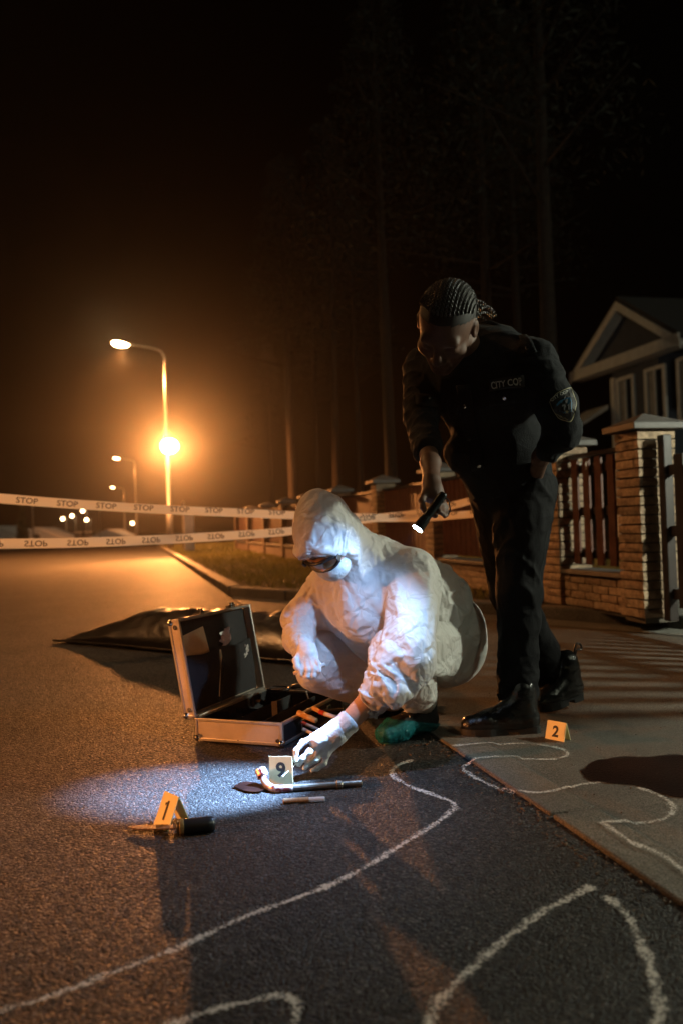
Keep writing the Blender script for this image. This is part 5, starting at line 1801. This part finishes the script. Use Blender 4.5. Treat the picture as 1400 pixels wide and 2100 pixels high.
# ------------------------------------------------------------------ the officer with the flashlight
of = empty('person', G(1040, 1500), 'standing person in black police uniform with braided hair leaning forward with a flashlight', 'person')
FU = (.008, 8, 5, 4)
FA = (.010, 15, 7, 6)
osL, oeL, owL = (1098, 738, 2.72), (1150, 872, 2.72), (1108, 938, 2.79)
osR, oeR, owR = (866, 752, 2.98), (868, 880, 2.80), (884, 986, 2.51)
shirt = [px_cap((985, 790, 2.92), (1030, 905, 3.0), 94, 86, fold=FU, k=.06), px_cap((1030, 905, 3.0), (1046, 990, 3.02), 88, 88, fold=FU, k=.05),
         px_cap((880, 770, 2.98), (1070, 740, 2.78), 48, 50, fold=FU, k=.06), px_cap((940, 780, 2.92), (1060, 790, 2.80), 70, 70, fold=FU, k=.06),
         px_cap((985, 718, 2.88), (1020, 720, 2.86), 52, 52, fold=FU, k=.05),
         px_cap(osL, (1140, 830, 2.70), 42, 40, fold=FA, k=.04), px_cap((1140, 830, 2.70), (1154, 886, 2.72), 40, 37, fold=FA, k=.03), px_cap((1154, 886, 2.72), (1124, 920, 2.73), 36, 28, fold=FA, k=.02),
         px_cap(osR, (862, 850, 2.88), 40, 34, fold=FA, k=.03), px_cap((862, 850, 2.88), (872, 905, 2.75), 34, 30, fold=FA, k=.03), px_cap((872, 905, 2.75), (876, 922, 2.69), 32, 30, fold=FA, k=.01),
         px_cap((950, 930, 2.92), (1000, 975, 2.98), 40, 40, fold=FU, k=.05)]
so_ = sdf_obj('shirt', shirt, UNI, of, res=.0058, k=.03, smooth=2, folds=True, seed=12, fine=.0012, finescale=28, cuts=[(P(1045, 1018, 3.02), (0.10, 0, -1.0))])
tro = [px_cap((1040, 985, 3.04), (1062, 1010, 3.04), 82, 78, fold=FL, k=.05),
       px_cap((1072, 1010, 2.97), (1064, 1215, 2.90), 64, 45, fold=FL, k=.03), px_cap((1064, 1215, 2.90), (1062, 1340, 2.90), 44, 38, fold=FL, k=.02), px_cap((1062, 1340, 2.90), (1060, 1436, 2.90), 38, 42, fold=(.012, 14, 7, 5), k=.02),
       px_cap((1022, 1010, 3.10), (1048, 1220, 3.10), 60, 42, fold=FL, k=.03), px_cap((1048, 1220, 3.10), (1105, 1330, 3.20), 42, 37, fold=FL, k=.02), px_cap((1105, 1330, 3.20), (1132, 1392, 3.24), 37, 37, fold=FL, k=.02)]
sdf_obj('trousers', tro, TROU, of, res=.006, k=.03, smooth=2, folds=True, seed=21, fine=.0012, finescale=28)
ohc = P(915, 668, 2.70)
of_f = Vector((-.34, -.42, -.86)).normalized()
of_u = Vector((.02, -.62, .70))
HS = 1.13
hpo, OL, OA = head_prims(ohc, of_f, of_u, HS)
body = hpo + [cap(OL(0, -.03, -.06), P(985, 742, 2.86), .052, .058), px_cap((985, 790, 2.92), (1045, 970, 3.02), 68, 68), px_cap((880, 770, 2.98), (1080, 745, 2.78), 28, 28),
      px_cap(osL, oeL, 28, 25), px_cap(oeL, owL, 24, 18), px_cap(owL, (1096, 980, 2.92), 17, 15),
      px_cap(osR, (862, 850, 2.88), 18, 17), px_cap((862, 850, 2.88), (872, 905, 2.75), 17, 18), px_cap((872, 905, 2.75), (882, 950, 2.60), 19, 20), px_cap((882, 950, 2.60), owR, 20, 17),
      px_cap((1060, 1000, 3.0), (1064, 1215, 2.90), 40, 30), px_cap((1064, 1215, 2.90), (1060, 1460, 2.90), 28, 18), px_cap((1022, 1010, 3.10), (1048, 1220, 3.10), 40, 28), px_cap((1048, 1220, 3.10), (1140, 1410, 3.26), 28, 18),
      px_cap((884, 986, 2.51), (888, 1012, 2.485), 18, 20, k=.012), px_cap((880, 996, 2.50), (876, 1016, 2.48), 14, 14, k=.012), px_cap((892, 1000, 2.49), (900, 1022, 2.49), 14, 13, k=.01)]
FLT, FLH = P(900, 1020, 2.490), P(856, 1084, 2.410)
body += finger([(872, 1008, 2.475), (864, 1026, 2.450), (866, 1040, 2.435), (871, 1050, 2.430)], .0105)
body += finger([(890, 1020, 2.490), (888, 1040, 2.480), (889, 1056, 2.445), (893, 1058, 2.435)], .0098)
body += finger([(897, 1020, 2.490), (899, 1036, 2.485), (898, 1048, 2.450), (899, 1046, 2.435)], .0098)
body += finger([(902, 1022, 2.495), (907, 1038, 2.490), (906, 1052, 2.460), (905, 1053, 2.445)], .0092)
body += finger([(906, 1024, 2.500), (914, 1040, 2.500), (914, 1056, 2.475), (911, 1060, 2.455)], .0082)
bo = sdf_obj('body', body, SKIN2, of, res=.0040, k=.016, smooth=1)
# collar, hair
cl = MB()
cc_ = P(985, 712, 2.86)
cax = (P(985, 742, 2.88) - ohc).normalized()
cx = Vector((1, 0.25, 0)); cx = (cx - cax * cx.dot(cax)).normalized(); cy = cax.cross(cx)
V, F = [], []
nn = 28
for i in range(nn):
    a = math.radians(30 + 300 * i / (nn - 1)) + math.pi / 2 + .9
    dr_ = cx * math.cos(a) + cy * math.sin(a)
    for (rr, hh) in ((.074, .030), (.080, -.014), (.092, -.010), (.104, .034)):
        V.append(cc_ + dr_ * rr + cax * hh)
    if i:
        for j in range(3):
            q = 4 * (i - 1) + j
            F.append((q, q + 1, q + 5, q + 4))
co_ = mesh_obj('collar', V, F, UNI, of, smooth=True)
sm = co_.modifiers.new('s', 'SOLIDIFY'); sm.thickness = .003
# cornrows: plaited ridges from the hairline to the nape, ends hanging behind
btree = bvh_of(bo)
hm = MB()
hc0 = OL(0, -.012, .035)
rg = random.Random(4)
for r_ in range(17):
    x = -.080 + .160 * r_ / 16
    fr_ = math.sqrt(max(0, 1 - (x / .092) ** 2))
    last = None
    n = 44
    for k in range(n):
        ph = math.radians(46 + 26 * (x / .08) ** 2 + (208 - 46) * k / (n - 1))       # from forehead over the crown to the nape
        d = (OA[0] * (x / .086) + (OA[1] * math.cos(ph) + OA[2] * math.sin(ph)) * max(.25, fr_)).normalized()
        hit = btree.ray_cast(hc0 + d * .3, -d)
        p = hit[0] if hit[0] is not None else hc0 + d * .09
        if (p - hc0).length > .125: p = hc0 + d * .1
        off = OA[0] * (0.0016 * (1 if k % 2 else -1))
        hm.ball(p + d * .0015 + off, (.0048 + rg.uniform(-.0005, .0006), .0062, .0052), 7, 5, (OA[0], d.cross(OA[0]).normalized(), d))
tails = [((995, 628), (1012, 640)), ((988, 640), (1010, 652)), ((976, 612), (1004, 636)), ((985, 622), (1016, 648)), ((970, 640), (1000, 664))]
for (a, b) in tails:
    A_, B_ = P(a[0] - 10, a[1] + 4, 2.82), P(b[0], b[1], 2.90)
    for k in range(16):
        t_ = k / 15
        hm.ball(A_.lerp(B_, t_) + CZ * (.012 * math.sin(t_ * 3.1)) + OA[0] * (.002 * (1 if k % 2 else -1)), .0062 * (1 - .35 * t_), 7, 5)
hm.ball(OL(0, -.105, .02), (.040, .032, .036), 14, 10, OA)
hb_ = hm.build('hair', HAIR, of, smooth=True); hb_['kind'] = 'stuff'
sca = MB().ball(OL(0, -.014, .040), (.0775 * HS, .0985 * HS, .0835 * HS), 72, 44, OA)
bmh = bmesh.new()
# scalp cap above the hairline
keep = []
Vs = [v for v in sca.v]
Fs = []
for f_ in sca.f:
    c_ = sum((Vs[i] for i in f_), Vector()) / len(f_) - OL(0, 0, 0)
    if c_.dot(OA[2]) > .050 * HS - max(0, -c_.dot(OA[1])) * 1.0 + max(0, c_.dot(OA[1])) * .42 and not (c_.dot(OA[1]) > .074 * HS):
        Fs.append(f_)
bmh.free()
mesh_obj('scalp_hair', Vs, Fs, mat('scalp', (0.010, 0.007, 0.005), .7), of, smooth=True)
for sg in (-1, 1):
    MB().ball(OL(sg * .034, .079, .001), .0085 * HS, 12, 8).build('eye', mat('eyeball', (.5, .47, .42), .15, spec=.7), of, smooth=True)
# epaulettes, pocket flaps, placket, buttons and badges lie on the shirt
stree = bvh_of(so_)
def patch(name, outline, m, parent, lift=.004, n=None, sub=4):
    """a thin piece laid on the cloth; outline in photograph pixels, four corners bilinear"""
    V, F = [], []
    a, b, c_, d = outline
    for i in range(sub + 1):
        for j in range(sub + 1):
            u, v = i / sub, j / sub
            x = (a[0] * (1 - u) + b[0] * u) * (1 - v) + (d[0] * (1 - u) + c_[0] * u) * v
            y = (a[1] * (1 - u) + b[1] * u) * (1 - v) + (d[1] * (1 - u) + c_[1] * u) * v
            p, nr = on(stree, x, y, lift)
            V.append(p)
            if i and j:
                q = i * (sub + 1) + j
                F.append((q - sub - 2, q - 1, q, q - sub - 1))
    o = mesh_obj(name, V, F, m, parent, smooth=True)
    s_ = o.modifiers.new('s', 'SOLIDIFY'); s_.thickness = .003; s_.offset = 0
    return o
patch('pocket_flap', [(1000, 800), (1072, 792), (1076, 824), (1004, 832)], UNI, of)
patch('pocket_flap', [(850, 808), (905, 812), (903, 838), (852, 834)], UNI, of)
patch('placket', [(935, 790), (962, 788), (992, 960), (966, 966)], UNI, of, sub=10)
patch('epaulette', [(1062, 690), (1084, 688), (1100, 722), (1080, 728)], UNI, of)
SNAP = mat('snap_metal', (.55, .52, .48), .2, metal=1.0)
for (x, y) in ((1081, 714), (838, 722), (878, 818), (953, 832), (1034, 815), (960, 902), (980, 955)):
    p, nr = on(stree, x, y, .006)
    MB().tube([p - nr * .003, p + nr * .0015, p + nr * .0025], [.0065, .0065, .004], 12).build('button', SNAP, of, smooth=False)
BADGE = mat('badge_black', (.008, .008, .008), .6)
THREAD = mat('pale_thread', (.62, .62, .56), .6)
GOLD = mat('gold_thread', (.45, .40, .22), .6)
BLUE = mat('badge_blue', (.03, .17, .33), .6)
nb = patch('name_strip', [(1003, 780), (1074, 769), (1076, 792), (1004, 803)], BADGE, of, lift=.0075, sub=6)
def lay_text(txt, c_, wpx, hpx, ang, m, parent, lift, arc=None, bold=.02, name='lettering'):
    vs, fs, w, h = text_mesh(txt, 1.0, bold)
    ca_, sa_ = math.cos(ang), math.sin(ang)
    V = []
    for x, y in vs:
        X, Y = x * wpx / w, -y * hpx / h
        if arc:
            th_ = X / arc
            X, Y = math.sin(th_) * (arc - Y), arc - math.cos(th_) * (arc - Y)
        p, nr = on(stree, c_[0] + X * ca_ - Y * sa_, c_[1] + X * sa_ + Y * ca_, lift)
        V.append(p)
    return mesh_obj(name, V, fs, m, parent)
lay_text('CITY COP', (1039, 786), 64, 14, math.radians(-8.5), THREAD, nb, .0100)
# shield patch on the sleeve
SHC = (1153, 829)
sh = [(-26, -4), (-14, -20), (0, -27), (14, -32), (18, -24), (25, -4), (23, 12), (16, 34), (4, 33), (-10, 26), (-20, 10)]
def shield(scale, m, lift, name, parent):
    V = [on(stree, SHC[0], SHC[1], lift)[0]]
    out = crom([Vector((x, y, 0)) for x, y in sh + [sh[0]]], 4)[:-1]
    rings = 4
    for k in range(1, rings + 1):
        for q in out:
            V.append(on(stree, SHC[0] + q.x * scale * k / rings, SHC[1] + q.y * scale * k / rings, lift)[0])
    n_ = len(out)
    F = [(0, 1 + i, 1 + (i + 1) % n_) for i in range(n_)]
    for k in range(rings - 1):
        F += [(1 + k * n_ + i, 1 + (k + 1) * n_ + i, 1 + (k + 1) * n_ + (i + 1) % n_, 1 + k * n_ + (i + 1) % n_) for i in range(n_)]
    return mesh_obj(name, V, F, m, parent)
s0_ = shield(1.04, GOLD, .004, 'shoulder_patch', of)
shield(.97, BADGE, .0060, 'patch_field', s0_)
bl = [(-15, 0), (-8, -9), (4, -14), (12, -16), (15, -4), (14, 12), (4, 16), (-8, 12)]
V = [on(stree, SHC[0] + x + 1, SHC[1] + y + 2, .0080)[0] for x, y in bl]
mesh_obj('patch_emblem', V, [tuple(range(len(V)))], BLUE, s0_)
for (x0, x1, yt) in ((-12, -8, 3), (-7, -4, -2), (-3, 1, 1), (2, 5, -5), (6, 9, 0), (10, 13, -7)):
    V = [on(stree, SHC[0] + x + 1, SHC[1] + y + 2, .0092)[0] for x, y in ((x0, yt), (x1, yt - 1), (x1, 13), (x0, 13))]
    mesh_obj('skyline', V, [(0, 1, 2, 3)], BADGE, s0_)
V = []
for k in range(10):
    a = -math.pi / 2 + k * math.pi / 5
    r_ = 5.5 if k % 2 == 0 else 2.0
    V.append(on(stree, SHC[0] + 6 + r_ * math.cos(a), SHC[1] + 14 + r_ * math.sin(a), .0102)[0])
mesh_obj('patch_star', V, [tuple(range(10))], GOLD, s0_)
lay_text('CITY COP', (1144, 812), 36, 6.5, math.radians(-27), THREAD, s0_, .0085, arc=60, bold=.015)
lay_text('METROPOLITAN', (1149, 853), 26, 3.2, math.radians(27), GOLD, s0_, .0085, bold=.01)
# boots
def boot(toe, heel, tilt, label):
    q, L, A = shoe_frame(toe, heel)
    pr_ = [cap(q(.13, 0, .045), q(.35, 0, .045), .036, .036, k=.03), cap(q(.35, 0, .045), q(.68, .003, .038), .037, .039, k=.03), cap(q(.68, .003, .038), q(.87, .002, .036), .040, .033, k=.03),
           cap(q(.17, 0, .06), q(.19, 0, .15), .038, .042, k=.03), cap(q(.20, 0, .115), q(.48, 0, .070), .036, .032, k=.03)]
    b_ = sdf_obj('boot', pr_, LEATH, of, res=.0042, k=.03, smooth=2, cuts=[(q(0, 0, .022), tuple(-A[2]))], fine=.0016, finescale=45)
    sl = [q(x, y, 0.0) for x, y in ((.0, -.022), (.06, -.034), (.25, -.034), (.45, -.032), (.66, -.043), (.85, -.037), (.97, -.018), (1.0, 0.0), (.97, .020), (.85, .040), (.66, .047), (.45, .034), (.25, .036), (.06, .034), (.0, .022))]
    sl = crom(sl + [sl[0]], 3)[:-1]
    sl_t = [p for p in sl]
    MB().prism([p + A[2] * .012 for p in sl_t], A[2] * .016).build('sole', RUBB, b_)
    hl = [q(x, y, -.002) for x, y in ((.0, -.022), (.06, -.034), (.28, -.034), (.28, .036), (.06, .034), (.0, .022))]
    MB().prism(hl, A[2] * .0145).build('heel', RUBB, b_)
    fr2 = [q(x, y, 0) for x, y in ((.42, -.032), (.66, -.043), (.85, -.037), (.97, -.018), (1.0, 0), (.97, .020), (.85, .040), (.66, .047), (.42, .034))]
    MB().prism([p - A[2] * .002 for p in fr2], A[2] * .0145).build('tread', RUBB, b_)
    lc = MB()
    for k in range(5):
        x = .42 + k * .055
        z = .112 - k * .009
        lc.tube([q(x, -.022, z - .012), q(x + .015, 0, z + .001), q(x + .025, .022, z - .012)], .0028, 6)
    lc.build('laces', RUBB, b_)
    return q, A, b_
q3, A3, b3 = boot(G(944, 1512) + CZ * .002, G(1104, 1503) + CZ * .002, 0, '')
t4, h4 = G(1106, 1466) + CZ * .012, P(1188, 1430, 3.22)
q4, A4, b4 = boot(t4, h4, 0, '')
lpp = crom([q4(-.02, 0, .165), q4(-.10, 0, .200), q4(-.20, .0, .195), q4(-.22, 0, .175), q4(-.10, 0, .178), q4(-.02, 0, .15)], 4)
MB().tube(lpp, .004, 6).build('pull_loop', LEATH, b4, smooth=True)

# ------------------------------------------------------------------ flashlight
fd = (FLH - FLT).normalized()
tgt = G(445, 1615)
bd_ = (tgt - FLH).normalized()
fd = (fd * .3 + bd_ * .7).normalized()
FLT = FLH - fd * .128
ft = empty('flashlight', FLH, 'black metal flashlight held in the hand of the officer, shining down left', 'flashlight')
MB().tube([FLT, FLT + fd * .004, FLT + fd * .085, FLT + fd * .092, FLH - fd * .010, FLH], [.010, .0125, .0125, .0145, .0165, .0165], 20).build('barrel', mat('flashlight_metal', (.015, .02, .02), .25, metal=.6), ft, smooth=False)
MB().tube([FLH + fd * .0005, FLH + fd * .002], [.0150, .0150], 20).build('lens', mat('flash_lens', (1, 1, 1), .2, emit=(.72, .84, 1.0), estr=90), ft)
MB().tube([FLT + fd * .004, FLT + Vector((.012, 0, -.02)), FLT + Vector((.016, 0, -.045)), FLT + Vector((.01, 0, -.06))], .002, 5).build('wrist_strap', BLACKF, ft)
for (nm, en, sz, bl_) in (('flash_beam', 1000, 35, .8), ('flash_spill', 24, 140, .9)):
    fl_ = bpy.data.lights.new(nm, 'SPOT')
    fl_.energy = en
    fl_.color = (.33, .57, 1.0)
    fl_.spot_size = math.radians(sz)
    fl_.spot_blend = bl_
    fl_.shadow_soft_size = .012
    flo = bpy.data.objects.new(nm, fl_)
    COL.objects.link(flo)
    flo.parent = ft
    flo.location = FLH + bd_ * .006 - wloc(ft)
    flo.rotation_euler = (-bd_).to_track_quat('Z', 'Y').to_euler()

# ------------------------------------------------------------------ night haze round the lamps
hz = MB().box((0, 65, 9.4), (190, 178, 20.9)).build('haze', None)
hm_ = bpy.data.materials.new('haze')
hm_.use_nodes = True
nt = hm_.node_tree
nt.nodes.clear()
pv = nt.nodes.new('ShaderNodeVolumePrincipled')
pv.inputs['Color'].default_value = (.9, .9, .9, 1)
pv.inputs['Density'].default_value = .0010
pv.inputs['Anisotropy'].default_value = .93
ou = nt.nodes.new('ShaderNodeOutputMaterial')
nt.links.new(pv.outputs[0], ou.inputs['Volume'])
hz.data.materials.append(hm_)
tag(hz, 'thin night mist glowing round the street lamps', 'haze', kind='stuff')
